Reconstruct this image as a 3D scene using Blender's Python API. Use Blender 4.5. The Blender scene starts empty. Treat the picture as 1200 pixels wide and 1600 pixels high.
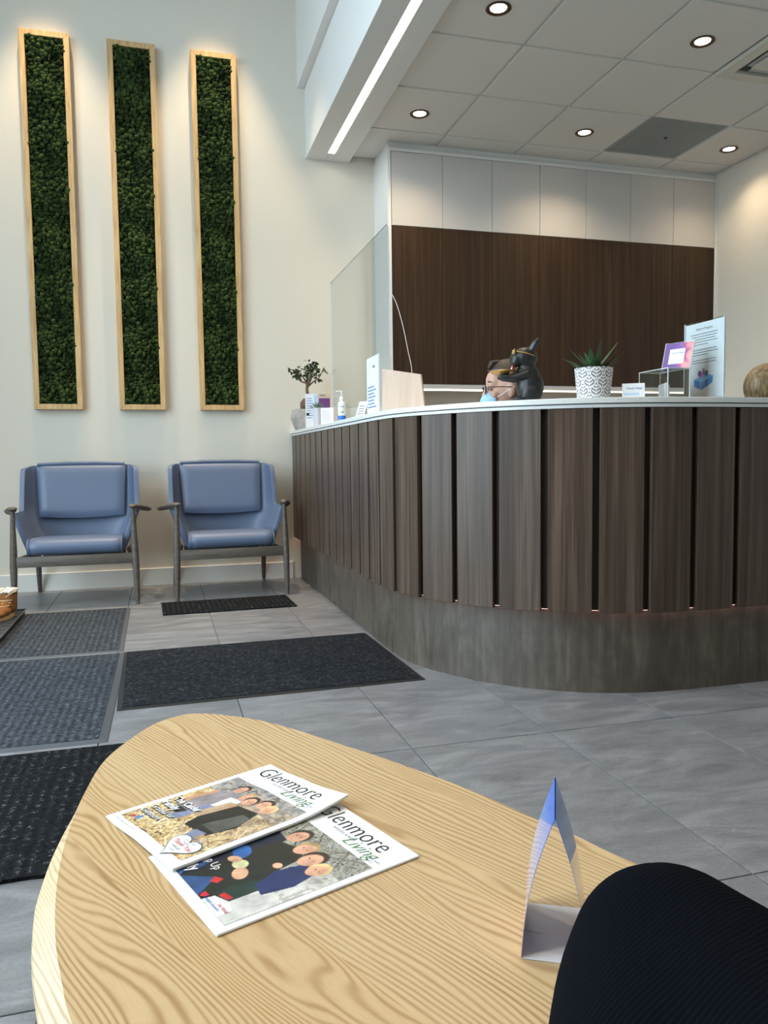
import bpy, bmesh, math, random
import numpy as np
from mathutils import Vector, Matrix, noise as mnoise

random.seed(7); np.random.seed(7)
scene = bpy.context.scene
COL = scene.collection
R = math.radians

# ---------------------------------------------------------------- camera
H = 0.885
def camera_axes(pitch, roll, yaw):
    p, r, y = R(pitch), R(roll), R(yaw)
    f = Vector((math.sin(y)*math.cos(p), math.cos(y)*math.cos(p), -math.sin(p)))
    right = Vector((math.cos(y), -math.sin(y), 0)); up = right.cross(f)
    return f, math.cos(r)*right+math.sin(r)*up, -math.sin(r)*right+math.cos(r)*up
F_, R_, U_ = camera_axes(3.93, -0.735, 15.90)
cam_data = bpy.data.cameras.new('camera'); cam = bpy.data.objects.new('camera', cam_data); COL.objects.link(cam)
cam_data.sensor_fit = 'VERTICAL'; cam_data.sensor_height = 24.0; cam_data.lens = 24.0*1222.0/1600.0
cam_data.clip_start = 0.02; cam_data.clip_end = 200
m = Matrix((R_, U_, -F_)).transposed().to_4x4(); m.translation = Vector((0, 0, H)); cam.matrix_world = m
scene.camera = cam

# ---------------------------------------------------------------- view and world
vs = scene.view_settings
vs.view_transform = 'Standard'; vs.look = 'None'; vs.gamma = 1.0; vs.use_curve_mapping = False
vs.exposure = 0.18
world = bpy.data.worlds.new('overcast_sky'); scene.world = world; world.use_nodes = True
bg = world.node_tree.nodes['Background']
bg.inputs['Color'].default_value = (0.70, 0.86, 1.0, 1); bg.inputs['Strength'].default_value = 8.0

# portals over the storefront glazing (they emit nothing, they only guide sampling of the sky)
def portal(name, loc, rot, sx, sy):
    l = bpy.data.lights.new(name, 'AREA'); l.shape = 'RECTANGLE'; l.size = sx; l.size_y = sy; l.cycles.is_portal = True
    o = bpy.data.objects.new(name, l); COL.objects.link(o); o.location = loc; o.rotation_euler = rot
XL, XR, YB, YW = -2.30, 4.345, -2.6, 5.785      # room: left wall, right wall, wall behind the camera, back wall
ZC = 3.12                                      # grid ceiling
ZH = 4.95                                      # high ceiling on the entrance side
portal('sky_portal', (XL-0.02, 2.2, 2.45), (0, R(-90), 0), 4.6, 4.0)

# ---------------------------------------------------------------- helpers
def lin(c):
    if isinstance(c, str):
        c = c.lstrip('#'); c = [int(c[i:i+2], 16)/255 for i in (0, 2, 4)]
    else: c = [v/255 for v in c]
    return tuple((v/12.92 if v <= 0.04045 else ((v+0.055)/1.055)**2.4) for v in c)
def rgba(c): return (*lin(c), 1.0)

class NB:
    """tiny node-tree builder"""
    def __init__(s, name):
        s.m = bpy.data.materials.new(name); s.m.use_nodes = True
        s.t = s.m.node_tree; s.n = s.t.nodes; s.b = s.n['Principled BSDF']; s.out = s.n['Material Output']
    def add(s, typ, **kw):
        n = s.n.new(typ)
        for k, v in kw.items():
            if k == 'ins':
                for kk, vv in v.items():
                    if hasattr(vv, 'is_output'): s.t.links.new(vv, n.inputs[kk])
                    else: n.inputs[kk].default_value = vv
            else: setattr(n, k, v)
        return n
    def link(s, a, b): s.t.links.new(a, b)
    def coord(s, kind='Object', scale=(1, 1, 1), rot=(0, 0, 0), loc=(0, 0, 0)):
        tc = s.add('ShaderNodeTexCoord'); mp = s.add('ShaderNodeMapping')
        mp.inputs['Scale'].default_value = scale; mp.inputs['Rotation'].default_value = rot; mp.inputs['Location'].default_value = loc
        s.link(tc.outputs[kind], mp.inputs['Vector']); return mp.outputs['Vector']
    def noise(s, vec, scale=5, detail=3, rough=0.5, dist=0.0):
        return s.add('ShaderNodeTexNoise', ins={'Vector': vec, 'Scale': scale, 'Detail': detail, 'Roughness': rough, 'Distortion': dist}).outputs['Fac']
    def ramp(s, fac, stops, interp='LINEAR'):
        r = s.add('ShaderNodeValToRGB'); cr = r.color_ramp; cr.interpolation = interp
        while len(cr.elements) < len(stops): cr.elements.new(0.5)
        for e, (p, c) in zip(cr.elements, stops):
            e.position = p; e.color = c if len(c) == 4 else (*c, 1)
        s.link(fac, r.inputs['Fac']); return r.outputs['Color']
    def math(s, op, a, b=0.0, c=None):
        n = s.add('ShaderNodeMath', operation=op)
        for i, v in enumerate((a, b) if c is None else (a, b, c)):
            if hasattr(v, 'is_output'): s.link(v, n.inputs[i])
            else: n.inputs[i].default_value = v
        return n.outputs[0]
    def mix(s, fac, a, b, blend='MIX'):
        n = s.add('ShaderNodeMix', data_type='RGBA', blend_type=blend)
        for v, i in ((fac, 0), (a, 6), (b, 7)):
            if hasattr(v, 'is_output'): s.link(v, n.inputs[i])
            else: n.inputs[i].default_value = v
        return n.outputs[2]
    def bump(s, h, strength=0.2, dist=0.002):
        n = s.add('ShaderNodeBump', ins={'Strength': strength, 'Distance': dist, 'Height': h}); s.link(n.outputs[0], s.b.inputs['Normal'])
    def set(s, **kw):
        for k, v in kw.items():
            i = s.b.inputs[k.replace('_', ' ')]
            if hasattr(v, 'is_output'): s.link(v, i)
            else: i.default_value = v
        return s

def plain(name, col, rough=0.5, metal=0.0, **kw):
    n = NB(name); n.set(Base_Color=rgba(col), Roughness=rough, Metallic=metal, **kw); return n.m
def emitter(name, col, strength):
    n = NB(name); n.set(Base_Color=(0, 0, 0, 1), Emission_Color=(*col, 1), Emission_Strength=strength); return n.m

def mkobj(name, me, mat=None, parent=None, loc=None, rot=None):
    o = bpy.data.objects.new(name, me); COL.objects.link(o)
    if mat is not None and len(me.materials) == 0: me.materials.append(mat)
    if parent is not None: o.parent = parent
    if loc is not None: o.location = loc
    if rot is not None: o.rotation_euler = rot
    return o
def smooth(me, angle=None):
    for p in me.polygons: p.use_smooth = True
    if angle is not None:
        bm = bmesh.new(); bm.from_mesh(me)
        for e in bm.edges:
            if len(e.link_faces) == 2 and e.calc_face_angle(0) > angle: e.smooth = False
        bm.to_mesh(me); bm.free()
    return me
def mesh(name, verts, faces, sm=None):
    me = bpy.data.meshes.new(name); me.from_pydata([tuple(v) for v in verts], [], faces); me.update()
    if sm is not None: smooth(me, sm)
    return me
def bm_mesh(name, bm, sm=None):
    bmesh.ops.recalc_face_normals(bm, faces=bm.faces[:])
    me = bpy.data.meshes.new(name); bm.to_mesh(me); bm.free()
    if sm is not None: smooth(me, sm)
    return me
def box_bm(x0, x1, y0, y1, z0, z1, bev=0.0, seg=2, bm=None):
    nb = bmesh.new()
    vs_ = [nb.verts.new(p) for p in [(x0,y0,z0),(x1,y0,z0),(x1,y1,z0),(x0,y1,z0),(x0,y0,z1),(x1,y0,z1),(x1,y1,z1),(x0,y1,z1)]]
    for f in [(0,3,2,1),(4,5,6,7),(0,1,5,4),(1,2,6,5),(2,3,7,6),(3,0,4,7)]: nb.faces.new([vs_[i] for i in f])
    if bev > 0: bmesh.ops.bevel(nb, geom=nb.edges[:], offset=bev, segments=seg, profile=0.5, affect='EDGES')
    if bm is None: return nb
    tmp = bpy.data.meshes.new('tmp'); nb.to_mesh(tmp); nb.free(); bm.from_mesh(tmp); bpy.data.meshes.remove(tmp); return bm
def box(name, x0, x1, y0, y1, z0, z1, mat, parent=None, bev=0.0, seg=2, loc=None, rot=None):
    me = bm_mesh(name, box_bm(x0, x1, y0, y1, z0, z1, bev, seg), R(40) if bev > 0 else None)
    return mkobj(name, me, mat, parent, loc, rot)
def tube_bm(path, radii, n=12, bm=None, cap=True, flat=1.0, up=None):
    """sweep a circle (optionally flattened) along a path"""
    if bm is None: bm = bmesh.new()
    path = [Vector(p) for p in path]; rings = []
    if not hasattr(radii, '__len__'): radii = [radii]*len(path)
    prev = None
    for i, p in enumerate(path):
        t = (path[min(i+1, len(path)-1)]-path[max(i-1, 0)]).normalized()
        ref = Vector(up) if up else (prev if prev is not None else (Vector((0, 0, 1)) if abs(t.z) < 0.9 else Vector((1, 0, 0))))
        a = (ref - t*ref.dot(t)); a = a.normalized() if a.length > 1e-6 else t.orthogonal().normalized()
        b = t.cross(a); prev = a
        rings.append([bm.verts.new(p + a*(math.cos(k*2*math.pi/n)*radii[i]*flat) + b*(math.sin(k*2*math.pi/n)*radii[i])) for k in range(n)])
    for r0, r1 in zip(rings, rings[1:]):
        for k in range(n): bm.faces.new((r0[k], r0[(k+1) % n], r1[(k+1) % n], r1[k]))
    if cap: bm.faces.new(rings[0][::-1]); bm.faces.new(rings[-1])
    return bm
def tube(name, path, radii, mat, parent=None, n=12, flat=1.0, up=None):
    return mkobj(name, bm_mesh(name, tube_bm(path, radii, n, None, True, flat, up), R(60)), mat, parent)
def lathe_bm(profile, n=32, bm=None, sx=1.0, sy=1.0, center=(0, 0, 0)):
    if bm is None: bm = bmesh.new()
    cx, cy, cz = center; rings = []
    for r, z in profile:
        if r < 1e-6: rings.append([bm.verts.new((cx, cy, cz+z))])
        else: rings.append([bm.verts.new((cx+math.cos(k*2*math.pi/n)*r*sx, cy+math.sin(k*2*math.pi/n)*r*sy, cz+z)) for k in range(n)])
    for r0, r1 in zip(rings, rings[1:]):
        for k in range(n):
            a = [r0[k % len(r0)], r0[(k+1) % len(r0)], r1[(k+1) % len(r1)], r1[k % len(r1)]]
            a = list(dict.fromkeys(a))
            if len(a) > 2:
                try: bm.faces.new(a)
                except ValueError: pass
    return bm
def lathe(name, profile, mat, parent=None, n=32, loc=None, sm=R(45)):
    return mkobj(name, bm_mesh(name, lathe_bm(profile, n), sm), mat, parent, loc)
def prism_bm(poly, z0, z1, bm=None):
    if bm is None: bm = bmesh.new()
    a = [bm.verts.new((x, y, z0)) for x, y in poly]; b = [bm.verts.new((x, y, z1)) for x, y in poly]
    bm.faces.new(a[::-1]); bm.faces.new(b)
    for i in range(len(poly)): j = (i+1) % len(poly); bm.faces.new((a[i], a[j], b[j], b[i]))
    return bm
def ell_bm(bm, c, r, rot=None, seg=20, rings=12):
    mt = Matrix.Translation(Vector(c)) @ (rot.to_4x4() if rot is not None else Matrix.Identity(4)) @ Matrix.Diagonal((*r, 1))
    bmesh.ops.create_uvsphere(bm, u_segments=seg, v_segments=rings, radius=1.0, matrix=mt); return bm
def capsule_bm(bm, a, b, ra, rb, n=16):
    a, b = Vector(a), Vector(b); k = 7; pts = []; rad = []
    d = (b-a).normalized()
    for i in range(4):
        t = (math.pi/2)*(1-i/4); pts.append(a-d*ra*math.sin(t)); rad.append(max(ra*math.cos(t), 0.001))
    for i in range(k):
        t = i/(k-1); pts.append(a.lerp(b, t)); rad.append(ra+(rb-ra)*t)
    for i in range(1, 5):
        t = (math.pi/2)*i/4; pts.append(b+d*rb*math.sin(t)); rad.append(max(rb*math.cos(t), 0.001))
    return tube_bm(pts, rad, n, bm)
def blend(o, voxel, smooth_iter=6):
    """merge overlapping closed shells of one mesh into one continuous skin"""
    r = o.modifiers.new('Remesh', 'REMESH'); r.mode = 'VOXEL'; r.voxel_size = voxel; r.use_smooth_shade = True
    s = o.modifiers.new('Smooth', 'SMOOTH'); s.factor = 0.5; s.iterations = smooth_iter
def tag(o, label=None, cat=None, group=None, kind=None):
    if label: o['label'] = label
    if cat: o['category'] = cat
    if group: o['group'] = group
    if kind: o['kind'] = kind
    return o
def thing(name, label, cat, loc=(0, 0, 0), rz=0.0, group=None):
    o = bpy.data.objects.new(name, None); COL.objects.link(o); o.empty_display_size = 0.05
    o.location = loc; o.rotation_euler = (0, 0, rz); return tag(o, label, cat, group)
def struct(o): o['kind'] = 'structure'; return o
def copy_tree(o, parent=None):
    c = o.copy(); COL.objects.link(c); c.parent = parent
    for ch in list(o.children): copy_tree(ch, c)
    return c
def text_mesh(body, size, shear=0.0, thin=0.0, align='LEFT', extrude=0.0, spacing=1.0, sx=1.0, line=1.0):
    cu = bpy.data.curves.new('txt', 'FONT'); cu.body = body; cu.size = size; cu.shear = shear; cu.offset = thin
    cu.align_x = align; cu.extrude = extrude; cu.space_character = spacing; cu.space_line = line; cu.resolution_u = 3
    ob = bpy.data.objects.new('txt', cu); COL.objects.link(ob)
    dg = bpy.context.evaluated_depsgraph_get(); me = bpy.data.meshes.new_from_object(ob.evaluated_get(dg))
    bpy.data.objects.remove(ob); bpy.data.curves.remove(cu)
    if sx != 1.0:
        for v in me.vertices: v.co.x *= sx
    me.materials.clear(); return me
def catmull(pts, n=8, closed=False):
    P = [np.array(p, float) for p in pts]; out = []; N = len(P)
    for i in range(N if closed else N-1):
        g = (lambda k: P[k % N]) if closed else (lambda k: P[min(max(k, 0), N-1)])
        p0, p1, p2, p3 = g(i-1), g(i), g(i+1), g(i+2)
        for k in range(n):
            t = k/n; out.append(0.5*((2*p1)+(-p0+p2)*t+(2*p0-5*p1+4*p2-p3)*t*t+(-p0+3*p1-3*p2+p3)*t**3))
    if not closed: out.append(P[-1])
    return np.array(out)

# ---------------------------------------------------------------- materials
def m_paint(name, col, rough=0.75):
    n = NB(name); v = n.coord('Object'); f = n.noise(v, 90, 3); n.set(Base_Color=rgba(col), Roughness=rough); n.bump(f, 0.04, 0.001); return n.m
M = {}
M['wall'] = m_paint('wall_paint', '#d9d2c5')
M['white'] = m_paint('white_paint', '#e2e1de')
M['trim'] = plain('trim_white', '#dcdad5', 0.45)
M['ceiling_white'] = m_paint('ceiling_white', '#d9d7d3', 0.9)
M['grid'] = plain('ceiling_grid_white', '#d2d0cc', 0.6)
def m_walnut(name, dark, midc, light, gloss=0.38):
    n = NB(name); oi = n.add('ShaderNodeObjectInfo')
    tc = n.add('ShaderNodeTexCoord'); comb = n.add('ShaderNodeCombineXYZ', ins={'X': n.math('MULTIPLY', oi.outputs['Random'], 37.0), 'Y': n.math('MULTIPLY', oi.outputs['Random'], 11.0), 'Z': n.math('MULTIPLY', oi.outputs['Random'], 23.0)})
    ad = n.add('ShaderNodeVectorMath', operation='ADD', ins={0: tc.outputs['Object'], 1: comb.outputs[0]})
    def mp(scale):
        k = n.add('ShaderNodeMapping', ins={'Vector': ad.outputs[0], 'Scale': scale}); return k.outputs[0]
    a = n.noise(mp((42, 42, 0.9)), 1.0, 4, 0.6, 0.6); b = n.noise(mp((190, 190, 2.0)), 1.0, 3, 0.6); c = n.noise(mp((9, 9, 0.35)), 1.0, 2, 0.5, 1.2)
    f = n.math('ADD', n.math('MULTIPLY', a, 0.5), n.math('ADD', n.math('MULTIPLY', b, 0.25), n.math('MULTIPLY', c, 0.25)))
    col = n.ramp(f, [(0.33, lin(dark)), (0.5, lin(midc)), (0.66, lin(light))])
    n.set(Base_Color=col, Roughness=gloss, Specular_IOR_Level=0.35); n.bump(b, 0.08, 0.0008); return n.m
M['walnut'] = m_walnut('walnut_laminate', '#2d221b', '#4a3b31', '#6a594d', 0.36)
M['walnut_dark'] = m_walnut('dark_walnut_laminate', '#20140b', '#372517', '#4d3723', 0.5)
def m_stone():
    n = NB('brown_slate'); v = n.coord('Object', (1.0, 1.0, 0.55), (0.0, 0.55, 0.0))
    a = n.noise(v, 7, 8, 0.65, 1.4); st = n.coord('Object', (26, 26, 2.2), (0, 0.6, 0)); b = n.noise(st, 1.0, 5, 0.6, 1.0); f = n.math('ADD', n.math('MULTIPLY', a, 0.5), n.math('MULTIPLY', b, 0.5))
    n.set(Base_Color=n.ramp(f, [(0.3, lin('#352e27')), (0.5, lin('#4d443b')), (0.7, lin('#695f54'))]), Roughness=0.5); n.bump(b, 0.15, 0.001); return n.m
M['plinth'] = m_stone()
def m_floor():
    n = NB('slate_floor_tile'); oi = n.add('ShaderNodeObjectInfo'); tc = n.add('ShaderNodeTexCoord')
    comb = n.add('ShaderNodeCombineXYZ', ins={'X': n.math('MULTIPLY', oi.outputs['Random'], 91.0), 'Y': n.math('MULTIPLY', oi.outputs['Random'], 53.0), 'Z': 0.0})
    ad = n.add('ShaderNodeVectorMath', operation='ADD', ins={0: tc.outputs['Object'], 1: comb.outputs[0]}); v = ad.outputs[0]
    mp = n.add('ShaderNodeMapping', ins={'Vector': v, 'Rotation': (0, 0, 0.5), 'Scale': (2.0, 6.0, 1)}).outputs[0]
    a = n.noise(mp, 1.6, 10, 0.68, 1.2); g = n.noise(v, 120, 4, 0.7); w = n.noise(mp, 3.2, 6, 0.7, 2.4)
    f = n.math('ADD', n.math('MULTIPLY', a, 0.72), n.math('MULTIPLY', g, 0.28))
    base = n.ramp(f, [(0.30, lin('#5b5c60')), (0.5, lin('#7b7c80')), (0.68, lin('#97979a'))])
    vein = n.ramp(w, [(0.0, (0, 0, 0)), (0.66, (0, 0, 0)), (0.74, (1, 1, 1)), (1.0, (1, 1, 1))])
    dark = n.ramp(w, [(0.0, (1, 1, 1)), (0.27, (1, 1, 1)), (0.34, (0, 0, 0)), (1.0, (0, 0, 0))])
    c2 = n.mix(n.math('MULTIPLY', vein, 0.35), base, rgba('#b9b9bb')); c3 = n.mix(n.math('MULTIPLY', dark, 0.4), c2, rgba('#3d3e44'))
    n.set(Base_Color=c3, Roughness=n.math('ADD', n.math('MULTIPLY', a, 0.25), 0.24)); n.bump(f, 0.12, 0.002); return n.m
M['floor_tile'] = m_floor()
M['grout'] = plain('grey_grout', '#5c5d61', 0.9)
def m_mat(name, c0, c1, axis, pitch):
    n = NB(name); v = n.coord('Object'); sp = n.add('ShaderNodeSeparateXYZ', ins={0: v})
    wob = n.noise(v, 25, 2); u = n.math('ADD', sp.outputs[axis], n.math('MULTIPLY', wob, 0.004))
    rib = n.math('SINE', n.math('MULTIPLY', u, 2*math.pi/pitch)); g = n.noise(v, 260, 4, 0.75); g2 = n.noise(v, 75, 4, 0.75)
    f = n.math('ADD', n.math('MULTIPLY', rib, 0.03), n.math('ADD', n.math('MULTIPLY', g, 0.40), n.math('MULTIPLY', g2, 0.60)))
    n.set(Base_Color=n.ramp(f, [(0.41, lin(c0)), (0.57, lin(c1)), (0.72, lin('#8a8d92'))]), Roughness=0.95, Specular_IOR_Level=0.1)
    n.bump(n.math('ADD', n.math('MULTIPLY', rib, 0.22), g2), 0.35, 0.005); return n.m
M['mat_grey'] = m_mat('ribbed_grey_carpet', '#1e2226', '#4b5058', 0, 0.028)
M['mat_black'] = m_mat('ribbed_black_carpet', '#101215', '#2c2f34', 1, 0.016)
M['mat_dark'] = m_mat('ribbed_dark_carpet', '#0b0c0e', '#1d1f22', 0, 0.03)
M['rubber'] = plain('grey_rubber_edge', '#4d5157', 0.7)
M['rubber_black'] = plain('black_rubber', '#1b1c1e', 0.55)
def m_vinyl():
    n = NB('blue_vinyl'); v = n.coord('Object'); g = n.noise(v, 300, 3); n.set(Base_Color=rgba('#5c6a84'), Roughness=0.42, Specular_IOR_Level=0.5); n.bump(g, 0.06, 0.0006); return n.m
M['vinyl'] = m_vinyl()
def m_stain():
    n = NB('grey_stained_wood'); v = n.coord('Object', (8, 50, 50)); f = n.noise(v, 1.0, 4, 0.6)
    n.set(Base_Color=n.ramp(f, [(0.3, lin('#4a433d')), (0.7, lin('#665d55'))]), Roughness=0.5); return n.m
M['stain'] = m_stain()
def m_frame_oak():
    n = NB('pale_oak'); v = n.coord('Object', (55, 55, 4)); f = n.noise(v, 1.0, 4, 0.6, 0.5)
    n.set(Base_Color=n.ramp(f, [(0.3, lin('#b08a58')), (0.55, lin('#cfab78')), (0.75, lin('#dcbc8c'))]), Roughness=0.55); return n.m
M['oak'] = m_frame_oak()
def m_moss():
    n = NB('preserved_moss'); at = n.add('ShaderNodeAttribute', attribute_name='tint'); v = n.coord('Object'); g = n.noise(v, 400, 4, 0.7)
    c = n.ramp(n.math('ADD', n.math('MULTIPLY', at.outputs['Fac'], 0.6), n.math('MULTIPLY', g, 0.4)), [(0.2, lin('#19220f')), (0.5, lin('#2c3a1e')), (0.85, lin('#45552c'))])
    n.set(Base_Color=c, Roughness=0.95, Specular_IOR_Level=0.1); n.bump(g, 0.8, 0.004); return n.m
M['moss'] = m_moss()
M['moss_back'] = plain('moss_backing', '#10160c', 0.95)
def m_quartz():
    n = NB('speckled_quartz'); v = n.coord('Object'); vo = n.add('ShaderNodeTexVoronoi', ins={'Vector': v, 'Scale': 130.0}); f = n.noise(v, 60, 2)
    sp = n.ramp(vo.outputs['Distance'], [(0.0, (1, 1, 1)), (0.16, (1, 1, 1)), (0.24, (0, 0, 0)), (1, (0, 0, 0))]); gate = n.ramp(f, [(0.0, (0, 0, 0)), (0.53, (0, 0, 0)), (0.6, (1, 1, 1)), (1, (1, 1, 1))])
    n.set(Base_Color=n.mix(n.math('MULTIPLY', n.math('MULTIPLY', sp, gate), 0.7), rgba('#dcdbd8'), rgba('#6f6c68')), Roughness=0.25); return n.m
M['quartz'] = m_quartz()
M['rail'] = plain('satin_white_rail', '#d5d5d4', 0.35)
M['core'] = plain('dark_core_board', '#241a15', 0.7)
def m_ash():
    n = NB('oiled_ash'); ang = math.atan2(0.42, -0.907)   # grain runs along (0.42,-0.907)
    tc = n.add('ShaderNodeTexCoord'); sp = n.add('ShaderNodeSeparateXYZ', ins={0: tc.outputs['Object']}); gx, gy = 0.42, -0.907
    u = n.math('ADD', n.math('MULTIPLY', sp.outputs[0], gx), n.math('MULTIPLY', sp.outputs[1], gy))
    v0 = n.math('ADD', n.math('MULTIPLY', sp.outputs[0], -gy), n.math('MULTIPLY', sp.outputs[1], gx))
    v = n.math('ADD', v0, n.math('MULTIPLY', sp.outputs[2], 0.8))
    stave = n.math('FLOOR', n.math('DIVIDE', n.math('ADD', v, 5.03), 0.118))
    wn = n.add('ShaderNodeTexWhiteNoise', noise_dimensions='1D', ins={'W': stave}); rnd = wn.outputs['Value']
    def vec(a, b, c): return n.add('ShaderNodeCombineXYZ', ins={'X': a, 'Y': b, 'Z': c}).outputs[0]
    warp = n.noise(vec(n.math('MULTIPLY', u, 1.6), n.math('MULTIPLY', v, 8.0), n.math('MULTIPLY', rnd, 40.0)), 1.0, 2, 0.45)
    fine = n.noise(vec(n.math('MULTIPLY', u, 14.0), n.math('MULTIPLY', v, 60.0), rnd), 1.0, 2, 0.5)
    ph = n.math('ADD', n.math('MULTIPLY', v, 760.0), n.math('ADD', n.math('MULTIPLY', warp, n.math('ADD', 50.0, n.math('MULTIPLY', rnd, 150.0))), n.math('MULTIPLY', fine, 2.6)))
    s = n.math('ADD', n.math('MULTIPLY', n.math('SINE', ph), 0.5), 0.5); ring = n.math('POWER', s, 2.2)
    pore = n.noise(vec(n.math('MULTIPLY', u, 30.0), n.math('MULTIPLY', v, 900.0), 0.0), 1.0, 2, 0.6)
    big = n.noise(vec(n.math('MULTIPLY', u, 2.5), n.math('MULTIPLY', v, 22.0), rnd), 1.0, 3, 0.55)
    amt = n.math('MULTIPLY', ring, n.math('ADD', -0.25, n.math('ADD', n.math('MULTIPLY', big, 1.3), n.math('MULTIPLY', fine, 0.6))))
    c = n.mix(amt, rgba('#c8ae86'), rgba('#94734a')); c = n.mix(n.math('MULTIPLY', rnd, 0.22), c, rgba('#b98d55'), 'MIX')
    c = n.mix(n.math('MULTIPLY', n.ramp(pore, [(0.35, (1, 1, 1)), (0.48, (0, 0, 0))]), 0.18), c, rgba('#8f6a3c'))
    n.set(Base_Color=c, Roughness=0.42, Specular_IOR_Level=0.45); n.bump(s, 0.05, 0.001); return n.m
M['ash'] = m_ash()
M['paper'] = plain('white_paper', '#eef0f3', 0.45)
M['paper_edge'] = plain('page_edges', '#d5d2cc', 0.8)
M['ink'] = plain('black_ink', '#16161a', 0.5)
M['ink_grey'] = plain('grey_ink', '#6b6e76', 0.5)
M['ink_green'] = plain('green_ink', '#4f7d3c', 0.5)
M['ink_white'] = plain('white_ink', '#f6f6f6', 0.5)
M['ink_red'] = plain('red_ink', '#c2243f', 0.5)
M['ink_blue'] = plain('blue_ink', '#2f62b8', 0.5)
def m_print():
    n = NB('colour_print'); at = n.add('ShaderNodeAttribute', attribute_name='ink'); n.set(Base_Color=at.outputs['Color'], Roughness=0.35); return n.m
M['print'] = m_print()
def m_clear(name, tint, rough=0.02, gloss=0.10):
    n = NB(name); n.n.remove(n.b); tr = n.add('ShaderNodeBsdfTransparent'); tr.inputs[0].default_value = (*tint, 1)
    gl = n.add('ShaderNodeBsdfGlossy'); gl.inputs['Roughness'].default_value = rough
    lw = n.add('ShaderNodeLayerWeight'); lw.inputs['Blend'].default_value = 0.5
    fr = n.math('ADD', n.math('MULTIPLY', n.math('POWER', lw.outputs['Facing'], 5.0), 0.55), 0.035)
    mx = n.add('ShaderNodeMixShader'); n.link(fr, mx.inputs[0]); n.link(tr.outputs[0], mx.inputs[1]); n.link(gl.outputs[0], mx.inputs[2])
    n.link(mx.outputs[0], n.out.inputs[0]); return n.m
M['acrylic'] = m_clear('clear_acrylic', (0.94, 0.96, 0.96))
M['glass'] = m_clear('window_glass', (0.96, 0.98, 0.97))
M['acrylic_edge'] = plain('frosted_acrylic_edge', '#dfe6e8', 0.3)
M['black'] = plain('matt_black_resin', '#1b1d20', 0.42)
M['gold'] = plain('brushed_gold', '#c9a562', 0.35, 0.85)
M['skin'] = plain('skin', '#c19a87', 0.6)
M['bronze'] = plain('dark_bronze_trim', '#5a4638', 0.4, 0.6)
M['lamp'] = emitter('warm_lamp_lens', (1.0, 0.80, 0.55), 14.0)
M['strip'] = emitter('white_led_strip', (1.0, 0.86, 0.70), 9.0)
M['led'] = emitter('warm_led_strip', (1.0, 0.80, 0.58), 5.0)
M['led_pink'] = emitter('pink_led_strip', (1.0, 0.62, 0.48), 2.5)
# ================================================================ STRUCTURE
# ---- floor: grout slab with the tiles laid on it
floor = struct(box('floor', XL-0.15, XR+0.15, YB-0.15, YW+0.15, -0.12, -0.003, M['grout']))
TX, TY = 0.4640, 0.90
xs = [0.2495+TX*k for k in range(-6, 10)]; ys = [2.222+TY*k for k in range(-6, 5)]
tile_cache = {}
for i in range(len(xs)-1):
    for j in range(len(ys)-1):
        x0, x1 = max(xs[i], XL), min(xs[i+1], XR); y0, y1 = max(ys[j], YB), min(ys[j+1], YW)
        if x1-x0 < 0.03 or y1-y0 < 0.03: continue
        key = (round(x1-x0, 4), round(y1-y0, 4))
        if key not in tile_cache:
            a, b = (x1-x0)/2-0.0021, (y1-y0)/2-0.0021
            me = bm_mesh('floor_tile', box_bm(-a, a, -b, b, -0.006, 0.0, 0.0008, 1)); me.materials.append(M['floor_tile']); tile_cache[key] = me
        mkobj('floor_tile', tile_cache[key], None, floor, ((x0+x1)/2, (y0+y1)/2, 0))

# ---- walls
struct(box('wall_back', XL-0.15, XR+0.15, YW, YW+0.15, -0.003, ZH, M['wall']))
struct(box('wall_right', XR, XR+0.15, YB, YW, -0.003, ZC+0.3, M['wall']))
struct(box('wall_front', XL-0.15, XR+0.15, YB-0.15, YB, -0.003, ZH, M['wall']))
bb = struct(mkobj('baseboard_back', bm_mesh('baseboard_back', box_bm(XL+0.01, 0.935, YW-0.016, YW, 0, 0.125, 0.003, 1)), M['trim']))
struct(box('baseboard_right', XR-0.014, XR, YB, 5.38, 0, 0.12, M['trim'], None, 0.003, 1))
# left wall: glazed storefront with aluminium mullions
WY0, WY1, WZ0, WZ1 = 0.2, 4.2, 0.10, 4.75
bm = box_bm(XL-0.15, XL, YB, WY0, -0.003, ZH); box_bm(XL-0.15, XL, WY1, YW, -0.003, ZH, bm=bm); box_bm(XL-0.15, XL, WY0, WY1, -0.003, WZ0, bm=bm); box_bm(XL-0.15, XL, WY0, WY1, WZ1, ZH, bm=bm)
struct(mkobj('wall_left', bm_mesh('wall_left', bm), M['wall']))
M['alu'] = plain('dark_anodised_aluminium', '#3c3d3f', 0.4, 0.7)
win = struct(thing('window_1', None, None, (XL-0.075, 0, 0)))
cols = [WY0+(WY1-WY0)*k/3 for k in range(4)]
for c in cols: box('mullion', -0.05, 0.05, c-0.03, c+0.03, WZ0, WZ1, M['alu'], win, 0.004, 1)
for z in (WZ0+0.03, 2.35, WZ1-0.03): box('transom', -0.045, 0.045, WY0, WY1, z-0.03, z+0.03, M['alu'], win, 0.004, 1)
for a, b in zip(cols, cols[1:]):
    for z0, z1 in ((WZ0+0.06, 2.32), (2.38, WZ1-0.06)):
        box('pane', -0.003, 0.003, a+0.03, b-0.03, z0, z1, M['glass'], win)
M['pavement'] = m_paint('outdoor_pavement', '#8d8f90', 0.9)
struct(box('ground', -40, XL-0.15, -40, 40, -0.2, -0.05, M['pavement']))

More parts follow.
